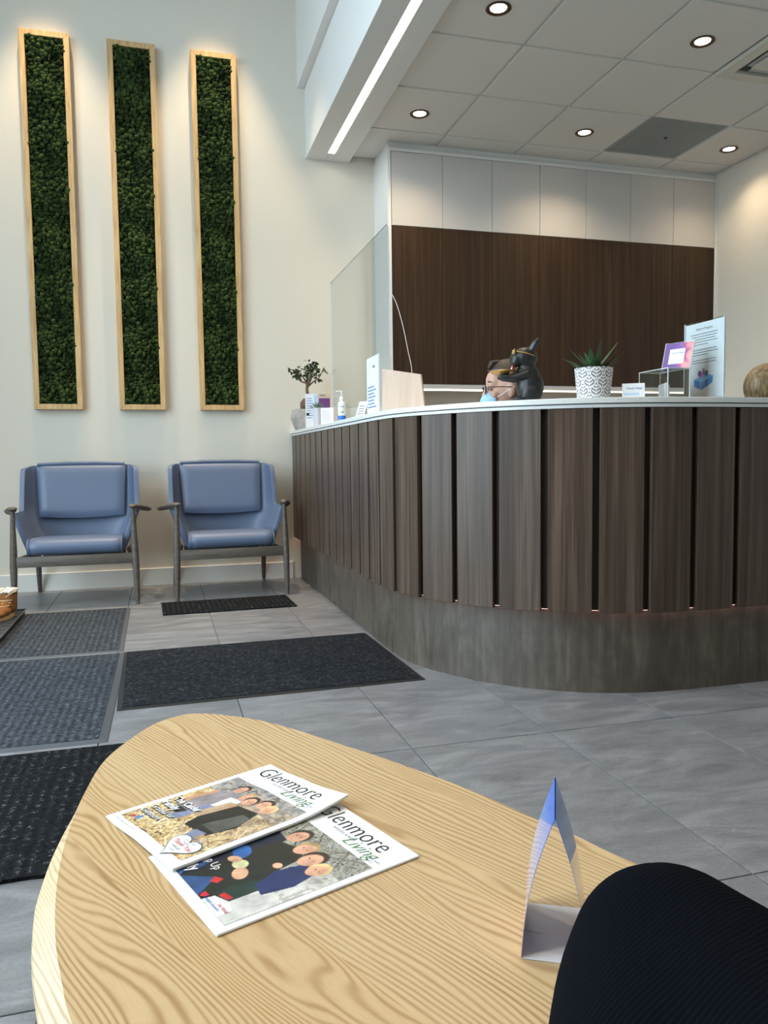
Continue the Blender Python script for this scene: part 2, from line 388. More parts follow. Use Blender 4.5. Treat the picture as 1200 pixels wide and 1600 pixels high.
# ---- ceilings, bulkhead and beam
BX0, BX1, BZ = 1.088, 1.414, 3.07
struct(box('ceiling_entrance', XL-0.15, 1.035, YB, YW, ZH, ZH+0.1, M['ceiling_white']))
bulk = box_bm(1.035, 1.45, YB, YW, 3.56, ZH+0.1)
struct(mkobj('wall_bulkhead', bm_mesh('wall_bulkhead', bulk), M['white']))
# the beam is open underneath along its light slot
LX0, LX1, LY1 = 1.226, 1.276, 5.645
bm = box_bm(BX0, LX0, YB, YW, BZ, 3.56, 0.002, 1); box_bm(LX1, BX1, YB, YW, BZ, 3.56, 0.002, 1, bm); box_bm(LX0, LX1, LY1, YW, BZ, 3.56, bm=bm); box_bm(LX0, LX1, YB, LY1, BZ+0.03, 3.56, bm=bm)
beam = struct(mkobj('trim_1', bm_mesh('trim_1', bm), M['white']))
linear = thing('linear_ceiling_light', 'long glowing light strip recessed in the white ceiling beam', 'light', ((LX0+LX1)/2, LY1, BZ))
box('diffuser', -0.0235, 0.0235, -6.5, -0.002, 0.006, 0.012, M['strip'], linear)
box('light_housing', -0.0245, 0.0245, -6.5, -0.001, 0.0125, 0.028, M['rail'], linear)
# cove LED hidden over the beam
ceil = struct(box('ceiling', BX1, XR+0.15, YB, YW, ZC+0.03, ZC+0.12, M['ceiling_white']))
GX = [1.414, 1.972, 2.586, 3.200, 3.814, XR]; GY = [YW, 5.250]+[5.250-0.6125*k for k in range(1, 14)]
def m_tile():
    n = NB('mineral_ceiling_tile'); v = n.coord('Object'); f = n.noise(v, 220, 4, 0.7); n.set(Base_Color=n.ramp(f, [(0.3, lin('#dcd9d4')), (0.7, lin('#e6e3df'))]), Roughness=0.95); n.bump(f, 0.25, 0.002); return n.m
M['ctile'] = m_tile()
tcache = {}
VENT = (3.200, 3.814, 4.6375, 5.250)
for i in range(len(GX)-1):
    for j in range(len(GY)-1):
        x0, x1, y1, y0 = GX[i], GX[i+1], GY[j], GY[j+1]
        if y1 <= YB+0.05: continue
        y0 = max(y0, YB)
        if abs(x0-VENT[0]) < 0.01 and abs(y1-VENT[3]) < 0.01: continue
        key = (round(x1-x0, 3), round(y1-y0, 3))
        if key not in tcache:
            a, b = (x1-x0)/2-0.0105, (y1-y0)/2-0.0105
            me = bm_mesh('ceiling_tile', box_bm(-a, a, -b, b, -0.009, 0.018, 0.0025, 1)); me.materials.append(M['ctile']); tcache[key] = me
        mkobj('ceiling_tile', tcache[key], None, ceil, ((x0+x1)/2, (y0+y1)/2, ZC+0.002))
for x in GX[1:-1]: box('grid_bar', x-0.0103, x+0.0103, YB, YW-0.34, ZC+0.001, ZC+0.029, M['grid'], ceil)
for y in GY[1:-1]:
    if y > YB:
        for a, b in zip(GX, GX[1:]): box('grid_bar', a+(0.0105 if a > 1.5 else 0), b-(0.0105 if b < 4.3 else 0), y-0.0103, y+0.0103, ZC+0.001, ZC+0.029, M['grid'], ceil)

# ---- ceiling downlights
spots = [(1.690, 4.967, 'recessed downlight nearest the white ceiling beam end'), (2.890, 4.967, 'recessed downlight between the beam and the grey vent'),
         (4.078, 4.968, 'recessed downlight beside the right-hand wall'), (2.892, 3.743, 'recessed downlight next to the ceiling air conditioner'), (1.690, 3.735, 'recessed downlight at the top edge over the beam')]
def spot_light(name, loc, power, angle, blendv, target=(0, 0, -1), col=(1.0, 0.78, 0.52), size=0.03):
    l = bpy.data.lights.new(name, 'SPOT'); l.energy = power; l.spot_size = R(angle); l.spot_blend = blendv; l.color = col; l.shadow_soft_size = size
    o = bpy.data.objects.new(name, l); COL.objects.link(o); o.location = loc
    o.rotation_euler = Vector(target).to_track_quat('-Z', 'Y').to_euler(); return o
dl0 = None
def make_downlight(x, y, z, label, group):
    t = thing('downlight', label, 'light', (x, y, z), 0, group)
    mkobj('trim_ring', bm_mesh('trim_ring', lathe_bm([(0.062, 0.0), (0.064, -0.004), (0.058, -0.008), (0.046, -0.004), (0.040, 0.0), (0.062, 0.0)], 36), R(60)), M['bronze'], t)
    mkobj('lens', bm_mesh('lens', lathe_bm([(0, -0.0035), (0.030, -0.003), (0.041, -0.001), (0.041, 0.0), (0, 0.0)], 32), R(60)), M['lamp'], t)
    return t
for x, y, lab in spots:
    make_downlight(x, y, ZC-0.0072, lab, 'ceiling downlights')
    spot_light('downlight_beam', (x, y, ZC-0.022), 20 if x > 4 else 38, 130, 1.0)
# two more over the moss panels, on the high ceiling
for x, lab in ((-0.645, 'high downlight over the leftmost moss panel'), (0.435, 'high downlight over the moss panel nearest the desk')):
    make_downlight(x, 5.33, ZH, lab, 'ceiling downlights')
    spot_light('accent_beam', (x, 5.33, ZH-0.012), 300, 46, 0.5)
for x, y, lab in ((-0.9, 2.2, 'added unseen warm downlight on the window side, nearer the chairs'), (0.3, 2.2, 'added unseen warm downlight on the desk side, nearer the chairs'), (-0.9, 0.2, 'added unseen warm downlight on the window side, over the coffee table'), (0.3, 0.2, 'added unseen warm downlight on the desk side, over the coffee table')):  # unseen lamps, added to warm the light on the upper wall
    make_downlight(x, y, ZH, lab, 'added unseen downlights'); spot_light('added_warm_beam', (x, y, ZH-0.012), 90, 110, 1.0)

# ---- return-air vent
vent = thing('return_air_vent', 'square grey perforated vent set in the ceiling grid', 'vent', ((VENT[0]+VENT[1])/2, (VENT[2]+VENT[3])/2, ZC))
M['vent'] = plain('grey_vent_metal', '#a9acac', 0.5, 0.0); M['vent_dark'] = plain('vent_shadow', '#4a4c4d', 0.8)
a = 0.293
box('backing', -a, a, -a, a, 0.012, 0.016, M['vent_dark'], vent)
bm = bmesh.new()
for s in (-1, 1):
    box_bm(-a, a, s*a-0.006, s*a+0.006, -0.002, 0.0118, bm=bm); box_bm(s*a-0.006, s*a+0.006, -a+0.006, a-0.006, -0.002, 0.0118, bm=bm)
mkobj('frame', bm_mesh('frame', bm), M['vent'], vent)
bm = bmesh.new(); N = 36
for k in range(1, N):
    q = -a+2*a*k/N; box_bm(-a+.006, a-.006, q-0.0042, q+0.0042, 0.004, 0.007, bm=bm); box_bm(q-0.0042, q+0.0042, -a+.006, a-.006, 0.0008, 0.0038, bm=bm)
tag(mkobj('perforated_grille', bm_mesh('perforated_grille', bm), M['vent'], vent), kind='stuff')
mkobj('latch', bm_mesh('latch', lathe_bm([(0, -0.006), (0.012, -0.005), (0.014, 0.0), (0, 0.0)], 16), R(60)), M['vent_dark'], vent, (0, -0.02, 0))

# ---- ceiling cassette air conditioner (one corner shows)
ac = thing('ceiling_air_conditioner', 'white ceiling cassette unit with dark slot at right', 'air conditioner', (3.66, 3.57, ZC-0.0072))
A = 0.46
def ring_bm(o, i, z0, z1):
    bm = bmesh.new()
    for s in (-1, 1):
        box_bm(-o, o, min(s*o, s*i), max(s*o, s*i), z0, z1, bm=bm); box_bm(min(s*o, s*i), max(s*o, s*i), -i, i, z0, z1, bm=bm)
    return bm
M['ac'] = plain('ivory_plastic', '#d2cec3', 0.5)
mkobj('frame', bm_mesh('frame', ring_bm(A, A-0.075, -0.022, 0.0)), M['ac'], ac)
mkobj('slot_back', bm_mesh('slot_back', ring_bm(A-0.0752, A-0.135, -0.004, 0.0)), M['vent_dark'], ac)
for k in range(4):
    o = box('louver', -A+0.15, A-0.15, -A+0.10, -A+0.128, -0.016, -0.012, M['vent'], ac, 0.001, 1); o.rotation_euler = (0, 0, k*math.pi/2)
box('center_panel', -A+0.136, A-0.136, -A+0.136, A-0.136, -0.024, 0.0, M['ac'], ac, 0.006, 2)

# ================================================================ BACK CABINETS
CX = [1.625+0.3855*k for k in range(8)]; CY = 5.415; CX1 = CX[-1]
carc = thing('cabinet_wall', 'wall of white cupboards over dark walnut panels behind the desk', 'cabinet', ((CX[0]+CX1)/2, CY+0.18, 0))
ox, oy = carc.location.x, carc.location.y
def cb(name, x0, x1, y0, y1, z0, z1, mat, bev=0.0): return box(name, x0-ox, x1-ox, y0-oy, y1-oy, z0, z1, mat, carc, bev, 1)
M['cab'] = plain('warm_white_lacquer', '#c9c5c1', 0.4); M['cab_gap'] = plain('cabinet_shadow_gap', '#5b5753', 0.8)
cb('side_panel', 1.600, 1.6222, CY-0.004, YW-0.001, 0, 3.063, M['white'])
cb('side_panel', CX1+0.0005, CX1+0.020, CY-0.004, YW-0.001, 0, 3.063, M['white'])
cb('crown', 1.610, XR-0.001, CY+0.035, YW-0.001, 3.064, ZC+0.001, M['white'])
cb('top_rail', 1.6225, CX1, CY, CY+0.02, 3.042, 3.0635, M['white'])
cb('carcass', 1.6225, CX1, CY+0.021, YW-0.001, 1.425, 3.062, M['cab_gap'])
for k in range(7):
    d = cb('cupboard_door', CX[k]+0.0015, CX[k+1]-0.0015, CY, CY+0.0205, 2.531, 3.0395, M['cab'], 0.0008)
for k in range(7):
    cb('walnut_panel', CX[k]+0.0012, CX[k+1]-0.0012, CY+0.002, CY+0.0205, 1.418, 2.5285, M['walnut_dark'], 0.0006)
cb('light_valance', 1.6225, CX1, CY+0.004, CY+0.022, 1.384, 1.4175, M['cab'])
cb('led_strip', 1.63, CX1-0.01, CY+0.006, CY+0.020, 1.373, 1.3838, M['led'])
cb('niche_back', 1.6225, CX1, YW-0.03, YW-0.001, 0.90, 1.4245, M['cab'])
cb('worktop', 1.6225, CX1, CY-0.02, YW-0.031, 0.86, 0.90, M['quartz'], 0.002)
for k in range(7): cb('base_door', CX[k]+0.0015, CX[k+1]-0.0015, CY, CY+0.02, 0.10, 0.855, M['cab'], 0.0008)
cb('base_carcass', 1.6225, CX1, CY+0.021, YW-0.001, 0.02, 0.859, M['cab_gap'])

# ================================================================ RECEPTION DESK
path = [(0.94, YW-0.002), (0.94, 5.3), (0.94, 4.6), (0.94, 4.0), (0.94, 3.6), (0.941, 3.40), (0.955, 3.22), (1.000, 3.055), (1.08, 2.895), (1.185, 2.742), (1.32, 2.615), (1.48, 2.512), (1.67, 2.446), (1.86, 2.424), (2.05, 2.42), (2.4, 2.42), (2.8, 2.42), (3.3, 2.42)]
cur = catmull(path, 12)
# resample by arc length
seg = np.linalg.norm(np.diff(cur, axis=0), axis=1); S = np.concatenate([[0], np.cumsum(seg)])
def at(s): return np.array([np.interp(s, S, cur[:, 0]), np.interp(s, S, cur[:, 1])])
def tan(s):
    d = at(min(s+0.02, S[-1]))-at(max(s-0.02, 0)); return d/np.linalg.norm(d)
def off(s, d):
    t = tan(s); return at(s)+np.array([-t[1], t[0]])*d        # d > 0 towards the staff side
SS = np.concatenate([np.linspace(0, 2.3, 12), np.linspace(2.3, 3.9, 60)[1:], np.linspace(3.9, S[-1], 10)[1:]])
def ribbon(d0, d1, z0, z1, bev=0.0):
    """solid following the desk line between two offsets"""
    bm = bmesh.new(); rings = []
    for s in SS:
        a, b = off(s, d0), off(s, d1)
        a[1] = min(a[1], YW-0.002); b[1] = min(b[1], YW-0.002)
        sec = [(a[0], a[1], z0+bev), (a[0], a[1], z1-bev), None, None]
        if bev > 0:
            t = (b-a)/np.linalg.norm(b-a)*bev; a2 = a+t
            pts = [(b[0], b[1], z0), (a2[0], a2[1], z0), (a[0], a[1], z0+bev), (a[0], a[1], z1-bev), (a2[0], a2[1], z1), (b[0], b[1], z1)]
        else: pts = [(b[0], b[1], z0), (a[0], a[1], z0), (a[0], a[1], z1), (b[0], b[1], z1)]
        rings.append([bm.verts.new(p) for p in pts])
    n = len(rings[0])
    for r0, r1 in zip(rings, rings[1:]):
        for k in range(n): bm.faces.new((r0[k], r0[(k+1) % n], r1[(k+1) % n], r1[k]))
    bm.faces.new(rings[0]); bm.faces.new(rings[-1][::-1]); return bm
desk = thing('reception_desk', 'curved reception desk with walnut slats on a grey stone plinth', 'desk', (0, 0, 0))
mkobj('plinth', bm_mesh('plinth', ribbon(0.055, 0.10, 0, 0.335), R(30)), M['plinth'], desk)
mkobj('core_board', bm_mesh('core_board', ribbon(0.024, 0.05, 0.318, 1.0555), R(30)), M['core'], desk)
mkobj('core_body', bm_mesh('core_body', ribbon(0.052, 0.09, 0.336, 1.0555), R(30)), M['core'], desk)
mkobj('under_rail', bm_mesh('under_rail', ribbon(-0.004, 0.32, 1.0565, 1.068), R(30)), M['rail'], desk)
mkobj('shadow_gap', bm_mesh('shadow_gap', ribbon(0.004, 0.32, 1.0683, 1.0705), R(30)), M['core'], desk)
mkobj('under_light', bm_mesh('under_light', ribbon(0.026, 0.045, 0.3165, 0.3178), R(30)), M['led_pink'], desk)
SLW, PITCH = 0.1575, 0.1835
me_slat = bm_mesh('slat', box_bm(-SLW/2, SLW/2, 0, 0.019, 0, 0.7445, 0.0012, 1)); me_slat.materials.append(M['walnut'])
k = 0
while True:
    s = 0.0175+PITCH*(k+0.5)+0.003
    if s+SLW/2 > S[-1]: break
    p = at(s); t = tan(s)
    o = mkobj('slat', me_slat, None, desk, (p[0], p[1], 0.311), (0, 0, math.atan2(t[1], t[0]))); k += 1
top = mkobj('counter_top', bm_mesh('counter_top', ribbon(-0.010, 0.335, 1.071, 1.0915, 0.002), R(30)), M['quartz'])
tag(top, 'white speckled quartz counter running along the curved desk', 'countertop')
# ================================================================ MOSS PANELS
PW, PH, FW, FD = 0.309, 2.470, 0.036, 0.052
def moss_mesh():
    rnd = np.random.RandomState(3)
    bm = bmesh.new(); bmesh.ops.create_icosphere(bm, subdivisions=2, radius=1.0)
    bv = np.array([v.co[:] for v in bm.verts]); bf = np.array([[v.index for v in f.verts] for f in bm.faces]); bm.free()
    nrm = bv.copy(); iw, ih = PW-2*FW, PH-2*FW
    pts = []; sx, sz = 0.0200, 0.0185; nx, nz = int(iw/sx)+1, int(ih/sz)+1
    for j in range(nz):
        for i in range(nx):
            x = -iw/2+0.005+(iw-0.010)*((i+(0.5 if j % 2 else 0.0))/(nx-0.5)) + rnd.uniform(-0.006, 0.006)
            z = 0.010+(ih-0.020)*(j/(nz-1)) + rnd.uniform(-0.006, 0.006); pts.append((x, z))
    V, Fc, T = [], [], []; base = 0
    for x, z in pts:
        r = rnd.uniform(0.0105, 0.0158); h = 0.030+rnd.uniform(-0.009, 0.010)+0.006*math.sin(x*31+z*7)+0.006*math.sin(z*19)
        ph = rnd.uniform(0, 6.28, 3); fr = 5.5
        d = 1+0.10*np.sin(bv[:, 0]*fr+ph[0])*np.sin(bv[:, 1]*fr+ph[1])+0.08*np.sin(bv[:, 2]*fr*1.4+ph[2])*np.sin(bv[:, 0]*fr*1.3+ph[1])
        v = bv*d[:, None]*np.array([r*rnd.uniform(.85, 1.2), r*1.1, r*rnd.uniform(.85, 1.2)])+np.array([x, -h, z+FW]); V.append(v); Fc.append(bf+base); base += len(bv)
        T.append(np.full(len(bv), np.clip(rnd.normal(0.5, 0.22)+1.1*(h-0.03)*18, 0, 1)))
    V = np.concatenate(V); Fc = np.concatenate(Fc); T = np.concatenate(T)
    me = bpy.data.meshes.new('moss'); me.vertices.add(len(V)); me.vertices.foreach_set('co', V.astype(np.float32).ravel())
    me.loops.add(Fc.size); me.loops.foreach_set('vertex_index', Fc.astype(np.int32).ravel()); me.polygons.add(len(Fc))
    me.polygons.foreach_set('loop_start', np.arange(0, Fc.size, 3, dtype=np.int32)); me.polygons.foreach_set('use_smooth', np.ones(len(Fc), bool)); me.update(calc_edges=True)
    a = me.attributes.new('tint', 'FLOAT', 'POINT'); a.data.foreach_set('value', T.astype(np.float32)); me.materials.append(M['moss']); return me
moss_me = moss_mesh()
def mitred(name, pts, y0, y1):
    bm = bmesh.new(); a = [bm.verts.new((x, y0, z)) for x, z in pts]; b = [bm.verts.new((x, y1, z)) for x, z in pts]
    bm.faces.new(a); bm.faces.new(b[::-1])
    for i in range(4): bm.faces.new((a[i], b[i], b[(i+1) % 4], a[(i+1) % 4]))
    bmesh.ops.bevel(bm, geom=bm.edges[:], offset=0.0012, segments=1, affect='EDGES'); me = bm_mesh(name, bm); me.materials.append(M['oak']); return me
w2, g = PW/2, 0.0003
bl = mitred('frame_board', [(-w2, 0), (-w2+FW, FW+g), (-w2+FW, PH-FW-g), (-w2, PH)], -FD, 0)
br = mitred('frame_board', [(w2, 0), (w2, PH), (w2-FW, PH-FW-g), (w2-FW, FW+g)], -FD, 0)
bt = mitred('frame_board', [(-w2+g, PH), (-w2+FW+g, PH-FW), (w2-FW-g, PH-FW), (w2-g, PH)], -FD, 0)
bo = mitred('frame_board', [(-w2+g, 0), (w2-g, 0), (w2-FW-g, FW), (-w2+FW+g, FW)], -FD, 0)
back_me = bm_mesh('backing', box_bm(-w2+FW, w2-FW, -0.016, 0, FW, PH-FW)); back_me.materials.append(M['moss_back'])
for x, lab in ((-0.648, 'tall oak-framed moss panel farthest from the desk, lit from above'), (-0.102, 'middle one of three tall oak-framed moss panels'), (0.442, 'tall oak-framed moss panel nearest the ceiling beam')):
    t = thing('moss_panel', lab, 'wall panel', (x, YW-0.0005, 1.244), 0, 'framed moss panels on the wall')
    for b in (bl, br, bt, bo): mkobj('frame_board', b, None, t)
    mkobj('backing', back_me, None, t); tag(mkobj('moss', moss_me, None, t), kind='stuff')

# ================================================================ ARMCHAIRS
def chair_shell():
    half = [(0.0, 0.0)]
    topP = catmull([(-0.350, 0.09), (-0.356, 0.22), (-0.352, 0.36), (-0.338, 0.47), (-0.295, 0.535), (-0.19, 0.56), (0, 0.568)], 12)
    botP = catmull([(-0.262, 0.07), (-0.266, 0.20), (-0.262, 0.31), (-0.245, 0.385), (-0.20, 0.43), (-0.12, 0.45), (0, 0.455)], 12)
    def full(P): return np.concatenate([P, (P[:-1]*np.array([-1, 1]))[::-1]])
    T, B = full(topP), full(botP); n = len(T); nv = 12
    def ztop(x, y, k):
        kk = min(k, n-1-k)/(n//2)          # 0 front .. 1 centre of the back
        f = np.clip((kk-0.33)/0.10, 0, 1); f = f*f*(3-2*f)
        return 0.578+(0.845-0.578)*f+0.020*np.clip((kk-0.42)/0.2, 0, 1)
    bm = bmesh.new(); grid = []
    for j in range(nv):
        v = j/(nv-1); row = []
        for k in range(n):
            zt = ztop(*T[k], k); zz = 0.335+(zt-0.335)*v
            w = (zz-0.335)/(0.86-0.335); wide = min(1.0, (zz-0.335)/(0.578-0.335))
            side = 1-min(k, n-1-k)/(n//2)
            wx = wide**0.9; wy = w**0.85
            x = B[k][0]+(T[k][0]-B[k][0])*wx; y = B[k][1]+(T[k][1]-B[k][1])*wy
            row.append(bm.verts.new((x, y, zz)))
        grid.append(row)
    for j in range(nv-1):
        for k in range(n-1): bm.faces.new((grid[j][k], grid[j][k+1], grid[j+1][k+1], grid[j+1][k]))
    return bm_mesh('shell', bm, None)
def make_chair():
    t = thing('armchair', 'chair', 'chair')
    sh = mkobj('shell', smooth(chair_shell()), M['vinyl'], t)
    so = sh.modifiers.new('Solidify', 'SOLIDIFY'); so.thickness = 0.030; so.offset = 0
    sb = sh.modifiers.new('Bevel', 'BEVEL'); sb.width = 0.010; sb.segments = 3; sb.limit_method = 'ANGLE'
    # hanging head pad
    bm = bmesh.new(); nx, nz = 18, 14; gr = []
    for side in (0, 1):
        g_ = []
        for j in range(nz+1):
            v = j/nz; row = []
            for i in range(nx+1):
                u = i/nx*2-1; hw = 0.262+0.016*v
                x = hw*u; z = 0.532+0.338*v-(0.012*(1-u*u) if v < 0.01 else 0.012*(1-u*u)*(1-v)**3)
                edge = min(1.0, min(1-abs(u), v, 1-v)*9); y0 = 0.455+0.072*((z-0.53)/0.34)
                y = y0-(0.018+0.020*math.sqrt(max(edge, 0)) if side == 0 else 0.0)
                row.append(bm.verts.new((x, y, z)))
            g_.append(row)
        gr.append(g_)
    for s in (0, 1):
        for j in range(nz):
            for i in range(nx): bm.faces.new((gr[s][j][i], gr[s][j][i+1], gr[s][j+1][i+1], gr[s][j+1][i]))
    for j in range(nz):
        for i in (0, nx): bm.faces.new((gr[0][j][i], gr[0][j+1][i], gr[1][j+1][i], gr[1][j][i]))
    for i in range(nx):
        for j in (0, nz): bm.faces.new((gr[0][j][i], gr[0][j][i+1], gr[1][j][i+1], gr[1][j][i]))
    mkobj('head_pad', bm_mesh('head_pad', bm, R(50)), M['vinyl'], t)
    tube('flap_over_top', [(-0.272, 0.510, 0.872), (-0.1, 0.515, 0.878), (0.1, 0.515, 0.878), (0.272, 0.510, 0.872)], [0.011, 0.013, 0.013, 0.011], M['vinyl'], t, 10)
    # seat cushion: rounded front roll
    prof = [(0.46, 0.335), (0.46, 0.405), (0.30, 0.418), (0.14, 0.428), (0.06, 0.430), (0.015, 0.420), (-0.012, 0.398), (-0.020, 0.372), (-0.010, 0.345), (0.018, 0.327), (0.06, 0.324), (0.2, 0.326)]
    bm = bmesh.new(); rings = []
    for i in range(17):
        u = i/16*2-1; x = 0.276*u; rr = 1.0 if abs(u) < 0.9 else 1-0.10*((abs(u)-0.9)/0.1)**2
        rings.append([bm.verts.new((x*(1 if y < 0.2 else 0.86), 0.22+(y-0.22)*rr, 0.372+(z-0.372)*rr)) for y, z in prof])
    for a_, b_ in zip(rings, rings[1:]):
        for k_ in range(len(prof)): bm.faces.new((a_[k_], a_[(k_+1) % len(prof)], b_[(k_+1) % len(prof)], b_[k_]))
    bm.faces.new(rings[0]); bm.faces.new(rings[-1][::-1])
    cu = mkobj('seat_cushion', bm_mesh('seat_cushion', bm, R(60)), M['vinyl'], t); sbv = cu.modifiers.new('Bevel', 'BEVEL'); sbv.width = 0.008; sbv.segments = 3; sbv.limit_method = 'ANGLE'; sbv.angle_limit = R(45)
    for s in (-1, 1):
        tube('piping', [(s*0.268, y-0.001 if y < 0.05 else y, z) for y, z in prof[1:10]], 0.0035, M['vinyl'], cu, 6)
    # wooden frame
    box('front_rail', -0.333, 0.333, -0.012, 0.014, 0.259, 0.323, M['stain'], t, 0.004)
    box('rear_rail', -0.26, 0.26, 0.505, 0.530, 0.262, 0.320, M['stain'], t, 0.004)
    for s in (-1, 1):
        tube('side_rail', [(s*0.345, 0.018, 0.291), (s*0.285, 0.53, 0.291)], 0.020, M['stain'], t, 10)
        tube('leg', [(s*0.352, 0, 0), (s*0.351, 0, 0.08), (s*0.348, 0, 0.26), (s*0.345, 0, 0.36), (s*0.341, 0, 0.60)], [0.0125, 0.016, 0.0215, 0.0205, 0.0125], M['stain'], t, 16)
        tube('leg', [(s*0.318, 0.690, 0.0), (s*0.312, 0.645, 0.12), (s*0.300, 0.555, 0.31)], [0.0125, 0.017, 0.021], M['stain'], t, 14)
        tube('armrest', [(s*0.338, -0.034, 0.612), (s*0.338, -0.024, 0.612), (s*0.341, 0.0, 0.611), (s*0.365, 0.10, 0.603), (s*0.395, 0.22, 0.588), (s*0.418, 0.33, 0.572), (s*0.425, 0.37, 0.566)],
             [0.010, 0.022, 0.027, 0.031, 0.034, 0.026, 0.008], M['stain'], t, 16, 0.55, (0, 0, 1))
    return t
ch = make_chair(); ch.location = (-0.5115, 5.058, 0); ch.rotation_euler = (0, 0, R(-1.0))
tag(ch, 'blue vinyl armchair with grey wood frame beside the boot tray', 'chair', 'blue armchairs along the wall')
c2 = copy_tree(ch); c2.location = (0.431, 5.075, 0); c2.rotation_euler = (0, 0, R(3.0))
tag(c2, 'blue vinyl armchair with grey wood frame next to the desk', 'chair')

# ================================================================ FLOOR MATS, BOOT TRAY
def floor_mat(name, label, x0, x1, y0, y1, carpet, edge, border, rz=0.0, h=0.007, z=0.0, rough_edge=0.0):
    cx, cy = (x0+x1)/2, (y0+y1)/2; t = thing(name, label, 'floor mat', (cx, cy, z), rz, 'entrance floor mats'); a, b = (x1-x0)/2, (y1-y0)/2
    if border > 0:
        bm = bmesh.new(); sec = [(0, 0.0005), (0.003, 0.002), (border, h*0.75), (border, 0.0)]
        rings = []
        for ins, zz in sec: rings.append([bm.verts.new((sx*(a-ins), sy*(b-ins), zz)) for sx, sy in ((-1, -1), (1, -1), (1, 1), (-1, 1))])
        for r0, r1 in zip(rings, rings[1:]+rings[:1]):
            for k_ in range(4): bm.faces.new((r0[k_], r0[(k_+1) % 4], r1[(k_+1) % 4], r1[k_]))
        mkobj('rubber_border', bm_mesh('rubber_border', bm), edge, t)
    n = 40; rnd = random.Random(sum(map(ord, label))); poly = []
    aa, bb_ = a-border-0.0005, b-border-0.0005
    for (xa, ya), (xb, yb) in (((-aa, -bb_), (aa, -bb_)), ((aa, -bb_), (aa, bb_)), ((aa, bb_), (-aa, bb_)), ((-aa, bb_), (-aa, -bb_))):
        for k_ in range(n):
            f = k_/n; poly.append((xa+(xb-xa)*f+rnd.uniform(-1, 1)*rough_edge, ya+(yb-ya)*f+rnd.uniform(-1, 1)*rough_edge))
    mkobj('carpet', bm_mesh('carpet', prism_bm(poly, 0.0003, h)), carpet, t); return t
floor_mat('floor_mat', 'grey ribbed mat under the boot tray in front of left chair', -1.42, -0.195, 3.792, 4.925, M['mat_grey'], M['rubber'], 0.022, R(0.4))
floor_mat('floor_mat', 'pale worn grey ribbed mat between two other mats at left', -1.42, -0.181, 2.572, 3.778, M['mat_grey'], M['rubber'], 0.030, R(-0.5))
floor_mat('floor_mat', 'black ribbed mat reaching to the desk plinth', -0.186, 0.985, 2.895, 3.790, M['mat_black'], M['rubber_black'], 0.020, R(1.2))
floor_mat('floor_mat', 'small narrow black mat strip in front of right chair', -0.015, 0.762, 4.62, 5.018, M['mat_dark'], M['rubber_black'], 0.0, R(1.5), 0.008, 0.0, 0.003)
floor_mat('floor_mat', 'dark black mat partly hidden behind the coffee table', -1.30, -0.08, 1.752, 2.520, M['mat_dark'], M['rubber_black'], 0.0, 0.0, 0.009, 0.0, 0.002)

tray = thing('boot_tray', 'black plastic boot tray at the left edge', 'tray', (-1.08, 4.45, 0.0075))
M['tray'] = plain('black_tray_plastic', '#3b3f44', 0.35)
box('tray_floor', -0.285, 0.285, -0.445, 0.445, 0, 0.004, M['tray'], tray)
bm = bmesh.new(); sec = [(0.0, 0.0), (-0.004, 0.028), (-0.012, 0.030), (0.010, 0.0041), (0.010, 0.0)]
rings = []
for ins, zz in sec: rings.append([bm.verts.new((sx*(0.2965-ins), sy*(0.4565-ins), zz)) for sx, sy in ((-1, -1), (1, -1), (1, 1), (-1, 1))])
for r0, r1 in zip(rings, rings[1:]+rings[:1]):
    for k_ in range(4): bm.faces.new((r0[k_], r0[(k_+1) % 4], r1[(k_+1) % 4], r1[k_]))
mkobj('tray_rim', bm_mesh('tray_rim', bm), M['tray'], tray)
for q in range(9): box('tray_ridge', -0.27, 0.27, -0.36+q*0.09-0.006, -0.36+q*0.09+0.006, 0.0041, 0.0075, M['tray'], tray)
M['suede'] = plain('tan_suede', '#8a5a2c', 0.9); M['fleece'] = plain('cream_fleece', '#e8ded0', 1.0); M['sole'] = plain('cream_rubber_sole', '#b89a72', 0.7); M['lace'] = plain('cream_lace', '#dbc7a0', 0.8)
